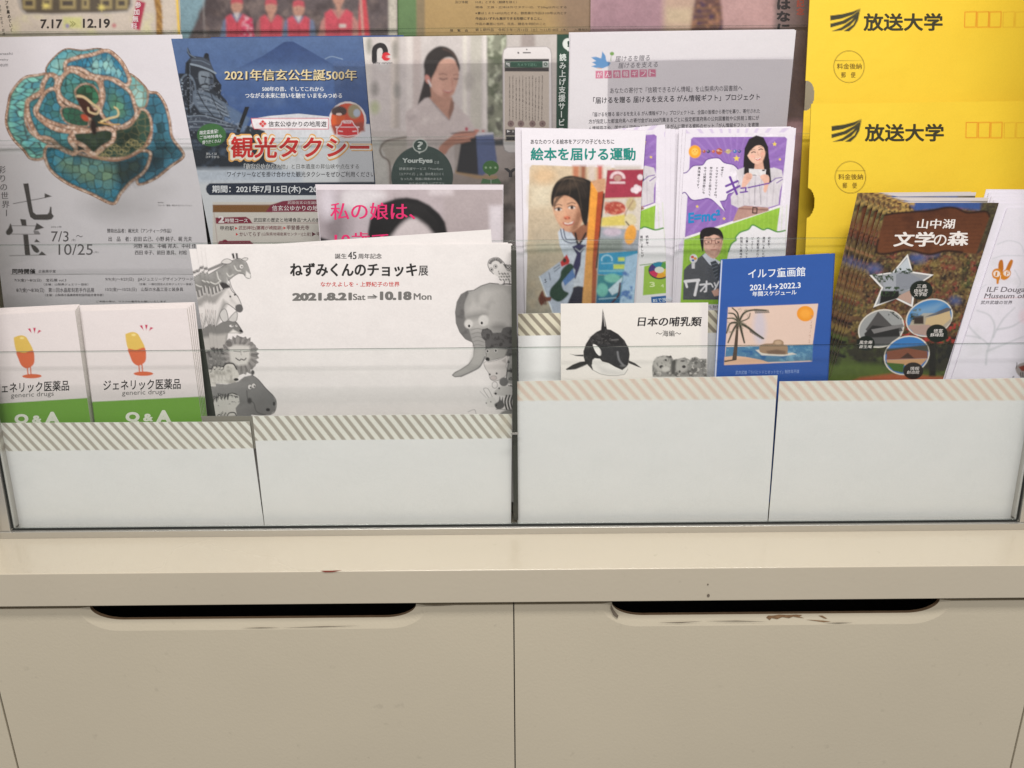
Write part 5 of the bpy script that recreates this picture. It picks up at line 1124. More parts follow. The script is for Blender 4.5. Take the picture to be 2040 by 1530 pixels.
# ------------------------------------------------------------------ front tier
QR = [(163, 620), (372, 614), (424, 1000), (209, 1000)]
def drugs(quad, back, label, art=True, edge=(226, 222, 214)):
    s = Sheet("medicine_booklet", quad, P(0, back, 7.5), base=(226, 217, 217), step=1.4 if art else 3, ref=QR, th=.0011, gain=1.15, edge=edge)
    GR = "green and white medicine booklets"
    s.Z(0, 580, 4.5)
    s.poly([(820, 992), (1785, 946), (2200, 2200), (700, 2200)], (114, 162, 66))
    if art:
        Y, O = (218, 184, 94), (208, 104, 68)
        # a plain two-tone capsule on an oval base
        s.poly([(1124, 400), (1140, 378), (1190, 366), (1228, 378), (1250, 405), (1300, 520), (1210, 530), (1150, 520)], Y, sm=True, f=7); s.ell(1198, 392, 20, 10, (236, 214, 140), f=8)
        s.poly([(1148, 518), (1220, 526), (1296, 508), (1310, 590), (1295, 640), (1240, 668), (1192, 640), (1165, 580)], O, sm=True, f=7)
        for x in (1245, 1272): s.line([(x, 655), (x + 6, 725)], 11, O)
        s.ell(1286, 740, 88, 20, O)
        for p in ([(1252, 310), (1274, 305), (1286, 350)], [(1300, 302), (1324, 302), (1312, 350)], [(1350, 322), (1374, 330), (1336, 356)]): s.poly(p, (190, 36, 80))
        s.T("ジェネリック医薬品", 928, 790, 1620, 884, (40, 38, 38), bold=.014, dy=-14); s.T("generic drugs", 1094, 884, 1482, 940, (112, 110, 108), bold=0, dy=-12)
        s.T("Q", 1126, 1083, 1252, 1186, (226, 226, 216), bold=.06); s.T("&", 1284, 1098, 1372, 1168, (226, 226, 216), bold=.05); s.T("A", 1400, 1066, 1536, 1182, (226, 226, 216), bold=.06)
    return s.done(label, "booklet", GR)
drugs(QR, 2.6 + 9, "front green and white medicine booklet of the right pile, capsule picture")
for i in range(1, 5):
    drugs(np.array(QR) + [(-1.2 * i, -3.0 * i), (4.0 * i, -3.0 * i), (1.5 * i, 0), (0, 0)], 11.6 + 1.7 * i, "%s medicine booklet of the right pile beside the animal flyers" % ("second", "third", "fourth", "rearmost")[i - 1], art=False)
QL = [(-58, 630), (149, 618), (203, 1000), (-10, 1000)]
drugs(QL, 11.8, "front green and white medicine booklet of the left pile at the photo's edge")
for i in range(1, 5):
    drugs(np.array(QL) + [(0, -3.4 * i), (2.2 * i, -3.0 * i), (1.0 * i, 0), (0, 0)], 11.8 + 1.7 * i, "%s medicine booklet of the left pile at the photo's edge" % ("second", "third", "fourth", "rearmost")[i - 1], art=False)

NQ = [(408, 491), (1020.5, 486), (1024, 1000), (474, 1000)]
def animals(quad, back, label, art=True, strip=False, step=1.3, ref=NQ):
    s = Sheet("animal_flyer", quad, P(0, back, 8.5), base=(224, 219, 218), step=step, ref=ref, gain=1.17)
    GR = "monochrome animal exhibition flyers"
    if not (art or strip): return s.done(label, "flyer", GR)
    s.Z(370, 480, 4.027)
    # left column of plainly drawn animals in grey wash
    G1, G2, G3, DK, LT = (150, 148, 146), (122, 120, 118), (176, 172, 170), (60, 58, 58), (206, 202, 200)
    n = [(60, 300), (180, 272), (250, 230), (320, 190), (370, 160), (420, 140), (455, 150), (490, 180), (520, 270), (515, 300), (485, 295), (462, 265), (425, 262), (390, 280), (340, 320), (290, 400), (60, 440)]
    s.poly(n, G1, f=8); s.cloud(n, G2, 60, 3, .5, 4, f=8, a=.6); s.line(n[1:15], 4, DK, sm=True); s.poly([(60, 340), (200, 320), (300, 330), (280, 400), (60, 440)], (116, 114, 112), f=50, a=.7)
    for p in ([(90, 350), (130, 330), (170, 320)], [(200, 330), (240, 345), (280, 320)], [(330, 260), (350, 285), (380, 270)], [(250, 250), (262, 300), (280, 320)], [(390, 200), (410, 235), (440, 240)], [(120, 330), (125, 290)]): s.line(p, 9, (200, 198, 194), sm=True, f=6)
    for k in range(26): s.line([(66 + k * 10.6, 288 - k * 4.3), (70 + k * 10.6, 272 - k * 4.5)], 9, (78, 76, 76), f=7, a=.9)
    for pts in ([(286, 175), (310, 148), (345, 145), (372, 165), (340, 185)], [(450, 150), (470, 136), (500, 140), (480, 160)]): s.poly(pts, LT, sm=True); s.loop(catmull(pts).tolist(), 4, DK)
    s.poly([(368, 102), (385, 98), (395, 140), (380, 144)], DK, f=5); s.poly([(400, 98), (416, 98), (420, 140), (405, 142)], DK, f=5); s.ell(447, 205, 14, 16, (216, 212, 210)); s.ell(450, 207, 5, 7, (30, 30, 30)); s.poly([(485, 240), (520, 270), (515, 300), (480, 290)], (220, 216, 214), f=10)
    # pale pony
    n = [(110, 440), (200, 410), (290, 370), (340, 340), (370, 400), (420, 450), (455, 540), (440, 570), (410, 562), (380, 535), (320, 505), (270, 590), (240, 700), (150, 690)]
    s.poly(n, (212, 207, 205), f=6); s.line(n[2:13], 5, (84, 82, 82), sm=True, f=5); s.poly([(300, 470), (340, 500), (290, 600), (250, 690), (230, 690), (270, 560)], (150, 147, 145), f=26, a=.8); s.poly([(340, 400), (380, 470), (420, 520), (360, 490)], (186, 182, 180), f=22, a=.8); s.line([(350, 310), (372, 380), (420, 450)], 5, (90, 88, 88), sm=True); s.poly([(400, 520), (440, 508), (460, 545), (440, 572), (405, 560)], (96, 94, 94), sm=True, f=7)
    for k in range(22): s.line([(115 + k * 9, 470 - k * 4), (108 + k * 9, 420 - k * 3.2)], 13, ((86, 84, 84), (200, 196, 194), (130, 128, 126))[k % 3], f=7)
    s.poly([(120, 480), (290, 400), (330, 380), (240, 500), (140, 520)], (110, 108, 106), f=30, a=.7); s.poly([(265, 350), (290, 330), (350, 345), (355, 375), (300, 385)], (60, 58, 58), f=12); s.poly([(262, 330), (275, 380), (300, 390)], (206, 202, 200), f=5); s.poly([(330, 290), (345, 340), (352, 360), (330, 345)], (190, 188, 186), f=5)
    for x, y in ((357, 446), (394, 432)): s.ell(x, y, 7, 8, (40, 40, 40), f=4)
    for k in range(6): s.line([(150 + k * 18, 560), (160 + k * 14, 690)], 6, ((150, 130, 124), (110, 104, 102))[k % 2], f=7, a=.7)
    # grey long-eared animal
    n = [(160, 700), (240, 690), (290, 655), (330, 640), (400, 648), (440, 700), (458, 732), (440, 742), (400, 738), (340, 740), (320, 860), (190, 870)]
    s.poly(n, G2, f=7); s.line(n[1:10], 4, DK, sm=True); s.poly([(190, 760), (330, 745), (320, 880), (195, 880)], (176, 172, 168), f=30); s.line([(400, 650), (440, 700), (458, 730)], 4, DK)
    for pts in ([(272, 590), (300, 548), (325, 556), (340, 630), (300, 648)], [(345, 630), (400, 568), (415, 590), (405, 640), (372, 648)]): s.poly(pts, (196, 193, 191), sm=True); s.loop(catmull(pts).tolist(), 5, (100, 98, 98))
    s.ell(366, 682, 16, 9, (224, 220, 218)); s.ell(372, 680, 5, 6, (30, 30, 30)); s.ell(408, 680, 9, 8, (224, 220, 218)); s.ell(410, 678, 4, 5, (30, 30, 30)); s.ell(444, 722, 15, 9, (40, 38, 38), rot=30); s.poly([(380, 710), (430, 738), (345, 740)], (214, 210, 206), f=14)
    # maned animal
    m = []
    for k in range(56):
        t = k / 56 * 2 * math.pi; r = 1.0 + (.06 if k % 2 else -.03); rr = r + .05 * math.sin(k * 2.3) + .03 * math.sin(k * 5.1); m.append((430 + 146 * rr * math.cos(t), 920 + 150 * rr * math.sin(t)))
    s.poly(m, (136, 132, 130), f=8); s.cloud(m, (88, 86, 86), 46, 4, .5, 4, f=10, a=.8); s.loop(m, 5, (84, 82, 82), a=.8); s.poly([(190, 880), (300, 860), (330, 1000), (300, 1040), (205, 1040)], (120, 118, 116), f=12)
    s.cloud([(190, 880), (300, 860), (330, 1000), (205, 1040)], (70, 68, 68), 30, 7, .5, 5, f=10)
    for k in range(70):
        t = k * 2.39996; r0 = .62 + .12 * math.sin(k * 1.7); s.line([(430 + 146 * r0 * math.cos(t), 920 + 150 * r0 * math.sin(t)), (430 + 146 * .97 * math.cos(t + .08), 920 + 150 * .97 * math.sin(t + .08))], 5, ((84, 82, 82), (164, 160, 158))[k % 2], f=6, a=.7)
    s.poly([(345, 850), (400, 832), (512, 842), (515, 940), (490, 990), (420, 1000), (360, 970)], (198, 194, 190), f=22); s.line([(385, 884), (440, 890)], 5, (100, 96, 96)); s.line([(462, 890), (505, 884)], 5, (100, 96, 96)); s.line([(402, 940), (430, 958), (446, 948), (468, 956), (484, 940)], 8, (60, 58, 58), sm=True); s.line([(440, 880), (445, 915)], 6, (150, 146, 144)); s.ell(350, 832, 24, 18, (110, 106, 104), f=8)
    # pale long animal below the mane
    n = [(200, 1040), (300, 1010), (330, 985), (390, 990), (410, 1030), (430, 1080), (412, 1110), (400, 1140), (320, 1146), (215, 1142)]
    s.poly(n, (200, 196, 190), f=6); s.cloud(n, (160, 156, 150), 40, 8, .5, 4, f=8); s.line([(300, 1010), (330, 985), (380, 985), (408, 1030)], 9, (40, 38, 38), sm=True); s.line([(210, 1030), (290, 1035), (310, 1000)], 6, (60, 58, 58), sm=True); s.ell(405, 1112, 20, 12, (44, 42, 42))
    # hippopotamus
    n = [(210, 1145), (330, 1150), (420, 1128), (470, 1090), (530, 1076), (580, 1110), (640, 1180), (700, 1240), (726, 1290), (718, 1360), (680, 1392), (600, 1396), (530, 1390), (520, 1420), (230, 1420)]
    s.poly(n, (132, 130, 129), f=7, grad=((350, 1200), (700, 1330), (112, 111, 111))); s.cloud(n, (112, 110, 109), 90, 3, .5, 3, f=10, a=.7); s.line(n[4:13], 6, (70, 68, 68), sm=True); s.ell(537, 1056, 15, 20, (84, 82, 82), f=6)
    for x, y in ((515, 1172), (545, 1162)): s.ell(x, y, 17, 20, (206, 202, 200)); s.ell(x + 6, y + 4, 6, 8, (36, 36, 36)); s.ring(x, y, 18, 21, 3, (80, 78, 78))
    s.ell(660, 1354, 17, 13, (50, 48, 48), f=6); s.ell(708, 1306, 9, 16, (50, 48, 48), f=6); s.line([(490, 1200), (500, 1270), (545, 1300), (570, 1370), (640, 1396)], 6, (80, 78, 78), sm=True, f=8); s.ell(512, 1282, 18, 24, (70, 68, 68), f=16)
    n = [(226, 1250), (320, 1240), (370, 1222), (425, 1245), (432, 1300), (400, 1340), (410, 1400), (240, 1410)]
    s.poly(n, (200, 197, 192), f=6); s.line([(310, 1270), (330, 1240), (370, 1222), (410, 1232)], 7, (50, 48, 48), sm=True); s.cloud([(330, 1230), (432, 1240), (425, 1310), (330, 1310)], (90, 88, 88), 20, 5, .52, 6, f=8)
    for k in range(5): s.line([(232 + k * 26, 1285 - k * 4), (240 + k * 26, 1240 - k * 3)], 11, (60, 58, 58), f=6)
    s.line([(330, 1405), (350, 1380), (390, 1378), (405, 1400)], 8, (40, 38, 38), sm=True)
    for k in range(4): s.line([(245 + k * 20, 1402), (255 + k * 20, 1375)], 9, (50, 48, 48), f=5)
    if strip:
        s.soft(n=0, grain=.03); return s.done(label, "flyer", GR)
    # right column
    s.Z(700, 480, 4.025)
    n = [(1240, 300), (1200, 300), (1140, 265), (1112, 235), (1095, 195), (1105, 155), (1140, 136), (1180, 136), (1215, 165), (1230, 185), (1330, 195), (1330, 330), (1240, 330)]
    s.poly(n, (206, 202, 200), f=5); s.line(n[2:10], 5, DK, sm=True); s.poly([(1215, 185), (1330, 195), (1330, 260), (1250, 240)], (84, 82, 82), f=6)
    for k in range(4):
        for j in range(3): s.ring(1255 + k * 24, 200 + j * 22 + k * 3, 9, 9, 4, (196, 192, 190), f=4)
    for k in range(16): a = -2.9 + k * .17; s.line([(1158 + 40 * math.cos(a), 192 + 36 * math.sin(a)), (1158 + 56 * math.cos(a), 192 + 52 * math.sin(a))], 7, (84, 82, 82), f=4)
    for x, y in ((1155, 205), (1122, 230)): s.ring(x, y, 15, 15, 4, (110, 108, 108)); s.ell(x + 2, y, 7, 8, (36, 36, 36))
    for k in range(30): s.ell(1180 + (k * 37) % 90, 245 + (k * 23) % 70, 4, 7, (120, 118, 116), f=4, rot=30)
    s.line([(1180, 365), (1230, 345), (1300, 350)], 10, (50, 48, 48), sm=True); s.line([(1230, 320), (1220, 350)], 7, (60, 58, 58)); s.line([(1270, 320), (1268, 350)], 7, (60, 58, 58))
    # elephant
    n = [(1330, 360), (1240, 356), (1180, 344), (1110, 338), (1040, 360), (980, 396), (930, 402), (880, 430), (848, 490), (835, 570), (842, 660), (870, 730), (915, 785), (972, 812), (985, 860), (980, 930), (940, 990), (880, 1030), (830, 1055), (810, 1076), (830, 1090), (880, 1086), (960, 1050), (1030, 1010), (1070, 950), (1080, 800), (1330, 800)]
    s.poly(n, (152, 150, 148), f=7); s.line(n[2:22], 6, (70, 68, 68), sm=False, f=6)
    ear = [(930, 402), (880, 432), (848, 492), (835, 570), (842, 660), (870, 730), (915, 785), (972, 812), (940, 700), (908, 600), (905, 500), (940, 420)]
    s.poly(ear, (112, 110, 109), f=12); s.cloud(ear, (88, 86, 86), 60, 4, .5, 4, f=14)
    face = [(1330, 380), (1200, 370), (1060, 390), (960, 440), (925, 540), (935, 640), (980, 720), (1080, 700), (1330, 720)]
    s.poly(face, (180, 177, 174), f=60, a=.9); s.cloud(face, (140, 138, 136), 120, 6, .52, 4, f=60, a=.8); s.ell(1000, 600, 90, 26, (128, 126, 124), rot=-10, f=50, a=.8); s.ell(1180, 690, 60, 30, (116, 114, 112), f=50, a=.7)
    for x, y, r in ((940, 665, 34), (1060, 638, 42)): s.ell(x, y, r, r * 1.05, (204, 201, 198), f=16)
    for x, y in ((944, 682), (1046, 658)): s.ell(x, y, 14, 15, (222, 218, 216)); s.ell(x, y, 10, 12, (28, 27, 28))
    for k in range(5): s.line([(962 + k * 3, 715 + k * 32), (1010, 702 + k * 32), (1060, 715 + k * 32)], 6, (128, 126, 124), sm=True, f=8)
    s.poly([(985, 860), (1070, 860), (1060, 950), (1010, 1010), (900, 1060), (830, 1080), (880, 1035), (950, 985)], (166, 163, 160), f=40, a=.8); s.line([(1072, 930), (1030, 1008), (960, 1050), (880, 1086)], 9, (96, 94, 94), sm=True, f=9)
    # bear
    n = [(1040, 740), (1052, 708), (1090, 698), (1120, 715), (1135, 738), (1200, 735), (1215, 700), (1250, 688), (1330, 695), (1330, 930), (1240, 925), (1180, 945), (1100, 965), (1076, 950), (1075, 880), (1072, 800), (1045, 775)]
    s.poly(n, (92, 90, 90), f=6); s.cloud(n, (68, 66, 66), 26, 3, .5, 5, f=6)
    s.poly([(1085, 868), (1140, 858), (1250, 870), (1230, 930), (1110, 962), (1080, 945)], (160, 157, 154), f=14); s.ell(1092, 948, 17, 15, (34, 33, 34))
    for x, y in ((1092, 884), (1158, 880)): s.ell(x, y, 13, 14, (206, 202, 200)); s.ell(x, y, 8, 10, (28, 27, 28))
    # pale pig-like animal
    n = [(1062, 980), (1085, 965), (1110, 970), (1200, 945), (1245, 920), (1256, 960), (1240, 1000), (1248, 1060), (1215, 1100), (1160, 1122), (1115, 1108), (1100, 1060), (1075, 1020)]
    s.poly(n, (206, 200, 198), f=6, sm=True); s.loop(catmull(n).tolist(), 4, (136, 132, 132)); s.ell(1140, 1098, 26, 18, (190, 180, 178)); s.ring(1140, 1098, 26, 18, 3, (130, 126, 126)); s.poly([(1205, 960), (1240, 935), (1240, 985)], (176, 170, 168), f=9)
    for x, y in ((1110, 1070), (1165, 1062)): s.ell(x, y, 7, 8, (30, 30, 30))
    s.line([(1262, 960), (1250, 1050), (1240, 1140)], 10, (70, 68, 68), sm=True, f=7); s.poly([(1262, 930), (1330, 900), (1330, 1160), (1250, 1140)], (150, 148, 146), f=12); s.cloud([(1250, 930), (1330, 900), (1330, 1180), (1240, 1160)], (64, 62, 62), 34, 8, .5, 6, f=10)
    # small animals at the bottom
    s.ell(1222, 1130, 36, 36, (110, 108, 108), f=9); s.poly([(1140, 1225), (1180, 1175), (1230, 1165), (1330, 1180), (1330, 1240), (1200, 1240)], (196, 192, 190), sm=True, f=8); s.ell(1157, 1224, 10, 9, (34, 33, 34)); s.ell(1185, 1182, 6, 7, (34, 33, 34)); s.ring(1150, 1155, 22, 26, 4, (140, 136, 136))
    s.poly([(1075, 1300), (1090, 1265), (1130, 1250), (1165, 1290), (1150, 1330), (1100, 1330)], (212, 208, 206), sm=True, f=6); s.line([(1100, 1255), (1060, 1190), (1095, 1185), (1130, 1250)], 4, (140, 136, 136), sm=True); s.line([(1080, 1255), (1030, 1205)], 4, (180, 176, 176)); s.ell(1082, 1300, 4, 5, (50, 48, 48)); s.ell(1118, 1290, 4, 5, (50, 48, 48))
    s.poly([(1148, 1310), (1180, 1285), (1190, 1245), (1200, 1280), (1215, 1250), (1218, 1290), (1228, 1320), (1205, 1345), (1165, 1345)], (96, 94, 94), sm=True, f=6); s.ell(1165, 1318, 5, 6, (30, 30, 30))
    for k in range(4): s.line([(1245 + k * 24, 1240), (1232 + k * 24, 1290), (1245 + k * 24, 1350)], 13, (48, 46, 46), sm=True, f=6)
    s.poly([(1180, 1400), (1230, 1360), (1330, 1350), (1330, 1440), (1180, 1440)], (140, 138, 136), sm=True, f=14); s.line([(1160, 1350), (1240, 1352), (1300, 1365)], 4, (100, 98, 98)); s.line([(935, 1372), (985, 1352), (1000, 1385)], 4, (150, 146, 146), sm=True)
    s.soft(n=0, grain=.03, sc=30)
    s.Z(360, 340, 3.825)
    K = (44, 42, 42); GY = (112, 110, 108)
    s.T("誕生", 1175, 632, 1265, 671, K, ser=1); s.T("45", 1274, 618, 1340, 674, K, ser=1, bold=-.012); s.T("周年記念", 1352, 631, 1532, 671, K, ser=1)
    s.T("ねずみくんのチョッキ", 833, 703, 1802, 806, K, ser=1, bold=.022); s.T("展", 1812, 724, 1886, 800, K, bold=.012)
    s.T("なかえよしを・上野紀子の世界", 1066, 846, 1668, 884, (196, 52, 48), bold=.012)
    s.T("2021.8.21", 850, 930, 1305, 990, GY, ser=1, bold=.05, dy=-4); s.T("Sat", 1312, 938, 1408, 986, GY, ser=1, bold=.012); s.T("⇒", 1424, 942, 1504, 986, GY, bold=.012); s.T("10.18", 1518, 920, 1760, 986, GY, ser=1, bold=.05); s.T("Mon", 1775, 934, 1912, 984, GY, ser=1, bold=.012)
    return s.done(label, "flyer", GR)
animals(NQ, 13.0, "front white flyer with grey animals down both sides and black title")
animals([(400, 489), (1019, 485), (1022, 1000), (469, 1000)], 13.8, "second animal flyer, its edge just left of the front one", art=False, strip=True, step=2.2)
animals([(391, 487), (1012, 483), (1018, 1000), (463, 1000)], 14.6, "third animal flyer, standing slightly higher than the front one", art=False, strip=True, step=2.2)
animals([(377, 496), (1004, 490), (1010, 1000), (457, 1000)], 15.4, "leftmost animal flyer in the fanned pile, beside the dark gap", art=False, strip=True, step=2.0)
animals([(384, 497), (978, 457), (1015, 1000), (454, 1000)], 16.3, "rearmost animal flyer, tilted so its right corner rises above the pile", art=False)

def orca():
    s = Sheet("whale_leaflet", [(1117, 605), (1411, 603), (1404, 1000), (1118, 1000)], P(0, 11.2, 7), base=(229, 224, 219), step=1.2, th=.0016, gain=1.15)
    s.Z(1010, 580, 4.744)
    BK = (42, 41, 42)
    s.rect(1830, 110, 1905, 760, (214, 208, 210), f=40, a=.6)
    fin = [(888, 365), (898, 280), (904, 168), (925, 260), (948, 370)]; s.poly(fin, BK); s.line([(912, 220), (926, 330)], 9, (170, 166, 164), f=6)
    body = [(724, 620), (722, 570), (745, 500), (790, 430), (850, 382), (910, 356), (980, 365), (1050, 405), (1110, 465), (1150, 540), (1160, 600), (1148, 680), (1140, 740), (1110, 785), (1040, 798), (960, 798), (880, 780), (810, 745), (765, 700), (735, 660)]
    s.poly(body, BK, f=6); s.cloud(body, (66, 64, 64), 40, 4, .5, 4, f=8, a=.8); s.cloud([(780, 430), (980, 380), (1000, 520), (800, 500)], (88, 86, 86), 14, 6, .5, 5, f=40, a=.7)
    s.poly([(810, 650), (830, 634), (880, 640), (900, 665), (960, 680), (1020, 715), (1090, 746), (1130, 715), (1148, 690), (1140, 745), (1110, 788), (1040, 800), (960, 800), (880, 782), (815, 748), (800, 700)], (226, 223, 219), f=6); s.line([(800, 740), (880, 782), (960, 799), (1040, 799), (1110, 786), (1142, 740)], 4, (120, 118, 116)); s.poly([(850, 700), (1000, 750), (1100, 770), (1040, 795), (900, 780)], (196, 194, 192), f=40, a=.6)
    s.poly([(812, 505), (850, 515), (888, 560), (890, 602), (868, 608), (835, 570)], (232, 229, 226), sm=True, f=5); s.poly([(880, 500), (1140, 520), (1150, 660), (1085, 735), (960, 670), (890, 640)], (52, 52, 55), f=26, a=.7); s.line([(1045, 575), (1060, 650), (1100, 700)], 14, (150, 150, 154), sm=True, f=16, a=.7); s.line([(990, 462), (1050, 458)], 10, (110, 108, 108), f=10); s.ell(1098, 706, 30, 10, (120, 120, 122), f=14, a=.7)
    s.poly([(590, 592), (640, 602), (725, 600), (722, 618), (650, 612)], (62, 60, 60), f=5); s.poly([(752, 660), (690, 668), (620, 695), (556, 736), (565, 746), (640, 740), (720, 712), (780, 680), (800, 700), (806, 680)], (48, 47, 47), f=6); s.line([(570, 745), (650, 738), (760, 690)], 5, (140, 138, 136), f=5); s.poly([(1152, 655), (1210, 680), (1272, 726), (1235, 715), (1150, 680)], (60, 58, 58), f=5)
    # sea otters
    n = [(1378, 810), (1372, 720), (1385, 665), (1420, 625), (1480, 608), (1550, 615), (1575, 650), (1620, 640), (1680, 626), (1730, 650), (1745, 632), (1785, 622), (1820, 640), (1886, 640), (1892, 810)]
    s.poly(n, (138, 136, 133), f=10); s.cloud(n, (96, 94, 92), 30, 5, .48, 5, f=10); s.cloud(n, (186, 183, 178), 24, 9, .58, 6, f=12)
    s.ell(1470, 690, 85, 72, (176, 173, 168), f=26); s.ell(1645, 705, 62, 66, (172, 169, 165), f=24); s.cloud([(1390, 620), (1560, 620), (1560, 780), (1390, 780)], (120, 118, 115), 20, 3, .52, 5, f=20, a=.8); s.ell(1460, 715, 20, 16, (60, 58, 58), f=8); s.ell(1500, 650, 12, 9, (70, 68, 68), f=6); s.ell(1500, 735, 40, 26, (196, 193, 188), f=20); s.ell(1672, 714, 18, 14, (60, 58, 58), f=8); s.ell(1660, 660, 22, 8, (90, 88, 86), f=8); s.ell(1632, 760, 10, 12, (80, 78, 76), f=7)
    s.ell(1545, 620, 12, 12, (80, 78, 76), f=6); s.poly([(1555, 655), (1600, 645), (1590, 790), (1550, 790)], (84, 82, 80), f=22)
    K = (46, 44, 46)
    s.T("日本の哺乳類", 1232, 242, 1834, 332, K, ser=1, bold=.012, it=12); s.T("〜海編〜", 1408, 370, 1645, 428, K, bold=-.006)
    s.done("white leaflet with a killer whale and sea otters, front tier", "leaflet")
orca()

def bluebook():
    q = np.array([(1436, 517), (1661, 505), (1634, 1000), (1409, 1000)], float)
    e = empty("schedule_booklet")
    tag(e, "blue schedule booklet with palm beach picture and white page edges", "booklet")
    pl = P(0, 10.6, 7)
    s = Sheet("cover", q, pl, base=(44, 84, 158), step=1.2, th=.0004, gain=1.2, mat=M_GLOSSY, edge=(60, 92, 160), bend=(0, .0008))
    s.Z(1400, 490, 4.78)
    s.poly([(176, 136), (186, 136), (118, 1400), (104, 1400)], (206, 210, 224)); W = (224, 228, 236)
    s.T("イルフ童画館", 430, 208, 974, 298, W, bold=.015, dy=-22); s.T("2021.4→2022.3", 446, 357, 930, 412, W, bold=.02, dy=-24); s.T("年間スケジュール", 470, 424, 890, 472, W, bold=.02, dy=-18)
    pic = [(240, 584), (1098, 549), (1046, 935), (1040, 1100), (204, 1132), (216, 960)]
    s.poly(pic, (216, 190, 176)); s.ell(540, 780, 60, 160, (198, 188, 196), f=60)
    s.poly([(222, 962), (1048, 938), (1042, 1090), (206, 1120)], (66, 116, 154), grad=((500, 960), (500, 1090), (84, 122, 150))); s.cloud([(222, 962), (1048, 938), (1042, 1090), (206, 1120)], (110, 154, 178), 50, 4, .5, 4, f=14); s.cloud([(300, 990), (1040, 1020), (1040, 1100), (400, 1090)], (44, 92, 142), 60, 8, .5, 4, f=14)
    s.poly([(206, 1058), (300, 1045), (420, 1058), (560, 1085), (650, 1116), (204, 1134)], (214, 174, 146), f=8); s.poly([(500, 990), (540, 985), (700, 1030), (850, 1015), (890, 1030), (760, 1048), (560, 1040)], (206, 200, 190), f=10)
    # rounded rock in the water (plain)
    s.poly([(535, 985), (545, 945), (600, 928), (660, 925), (680, 898), (730, 890), (765, 912), (770, 940), (805, 955), (805, 1010), (790, 1032), (600, 1024), (548, 1010)], (150, 124, 100), sm=True, f=8); s.poly([(600, 1000), (700, 985), (790, 1000), (780, 1030), (620, 1024)], (112, 90, 74), f=18); s.ell(715, 920, 34, 20, (182, 156, 130), f=16)
    s.ell(975, 644, 82, 74, (226, 146, 44)); s.ell(975, 644, 50, 44, (234, 160, 60), f=30)
    s.poly([(322, 690), (352, 690), (338, 800), (332, 930), (322, 1080), (278, 1086), (296, 960), (312, 820)], (78, 64, 54), f=6); s.poly([(206, 1092), (320, 1076), (318, 1086), (206, 1106)], (60, 52, 46), f=6)
    for pts, w in (([(340, 720), (300, 650), (245, 640)], 22), ([(340, 720), (290, 690), (232, 690)], 20), ([(330, 730), (260, 740), (226, 830)], 24), ([(340, 720), (330, 640), (280, 590)], 22), ([(345, 720), (390, 640), (470, 610), (600, 612)], 24), ([(345, 725), (430, 690), (450, 640)], 14), ([(345, 730), (420, 770), (500, 830), (575, 880)], 30), ([(350, 735), (372, 830), (395, 920)], 30), ([(330, 740), (290, 800), (240, 920)], 26)):
        s.line(pts, w, (92, 88, 72), sm=True, f=9, taper=.5); s.line(pts, w * .35, (48, 46, 40), sm=True, f=6, taper=.3)
    for k in range(16): t = k / 15; s.line([(440 + 130 * t, 780 + 100 * t), (450 + 110 * t, 820 + 66 * t)], 7, (70, 68, 62), f=5, a=.8); s.line([(490 + 130 * t, 600 + 10 * t), (500 + 130 * t, 640 - 6 * t)], 7, (80, 78, 70), f=5, a=.8)
    s.cloud([(226, 590), (430, 580), (460, 760), (226, 850)], (120, 116, 96), 26, 5, .55, 5, f=18, a=.7)
    s.TV("サンゴノウミ", 1040, 650, 930, 22, (176, 140, 122), dx=-30)
    s.T("武井武雄「ラバとトドとオットセイ」制作年不詳", 310, 1180, 916, 1218, (150, 172, 216), dy=-12)
    o = s.done(None, None); o.parent = e
    # page block and back cover behind the front cover
    n = pl.n
    for nm, d0, d1, c, dz in (("pages", .0006, .0052, (228, 222, 232), -.0007), ("back_cover", .0054, .0058, (50, 84, 156), 0)):
        w = pl.hit(q + [(3, 0), (-4, 0), (-4, 0), (3, 0)]) + [0, 0, dz]
        V = np.vstack([w - n * d0, w - n * d1])
        b = mesh_obj(nm, V, [(0, 3, 2, 1), (4, 5, 6, 7), (0, 1, 5, 4), (1, 2, 6, 5), (2, 3, 7, 6), (3, 0, 4, 7)], M_PAPER, e)
        at = b.data.attributes.new("ink", 'FLOAT_COLOR', 'POINT'); at.data.foreach_set("color", np.tile(np.append(s.col(c), 1), (8, 1)).ravel())
    # rounded spine strip along the right edge
    k = 9; V = []; wt, wb_ = pl.hit(q[1:2])[0], pl.hit(q[2:3])[0]
    for j in range(k):
        a = math.pi * j / (k - 1)
        off = np.array([1, 0, 0]) * .0022 * math.sin(a) - n * .0029 * (1 - math.cos(a)); V += [wt + off, wb_ + off]
    b = mesh_obj("spine", V, [(2 * j, 2 * j + 1, 2 * j + 3, 2 * j + 2) for j in range(k - 1)], M_GLOSSY, e, smooth=True)
    at = b.data.attributes.new("ink", 'FLOAT_COLOR', 'POINT'); at.data.foreach_set("color", np.tile(np.append(s.col((44, 80, 152)), 1), (2 * k, 1)).ravel())
bluebook()

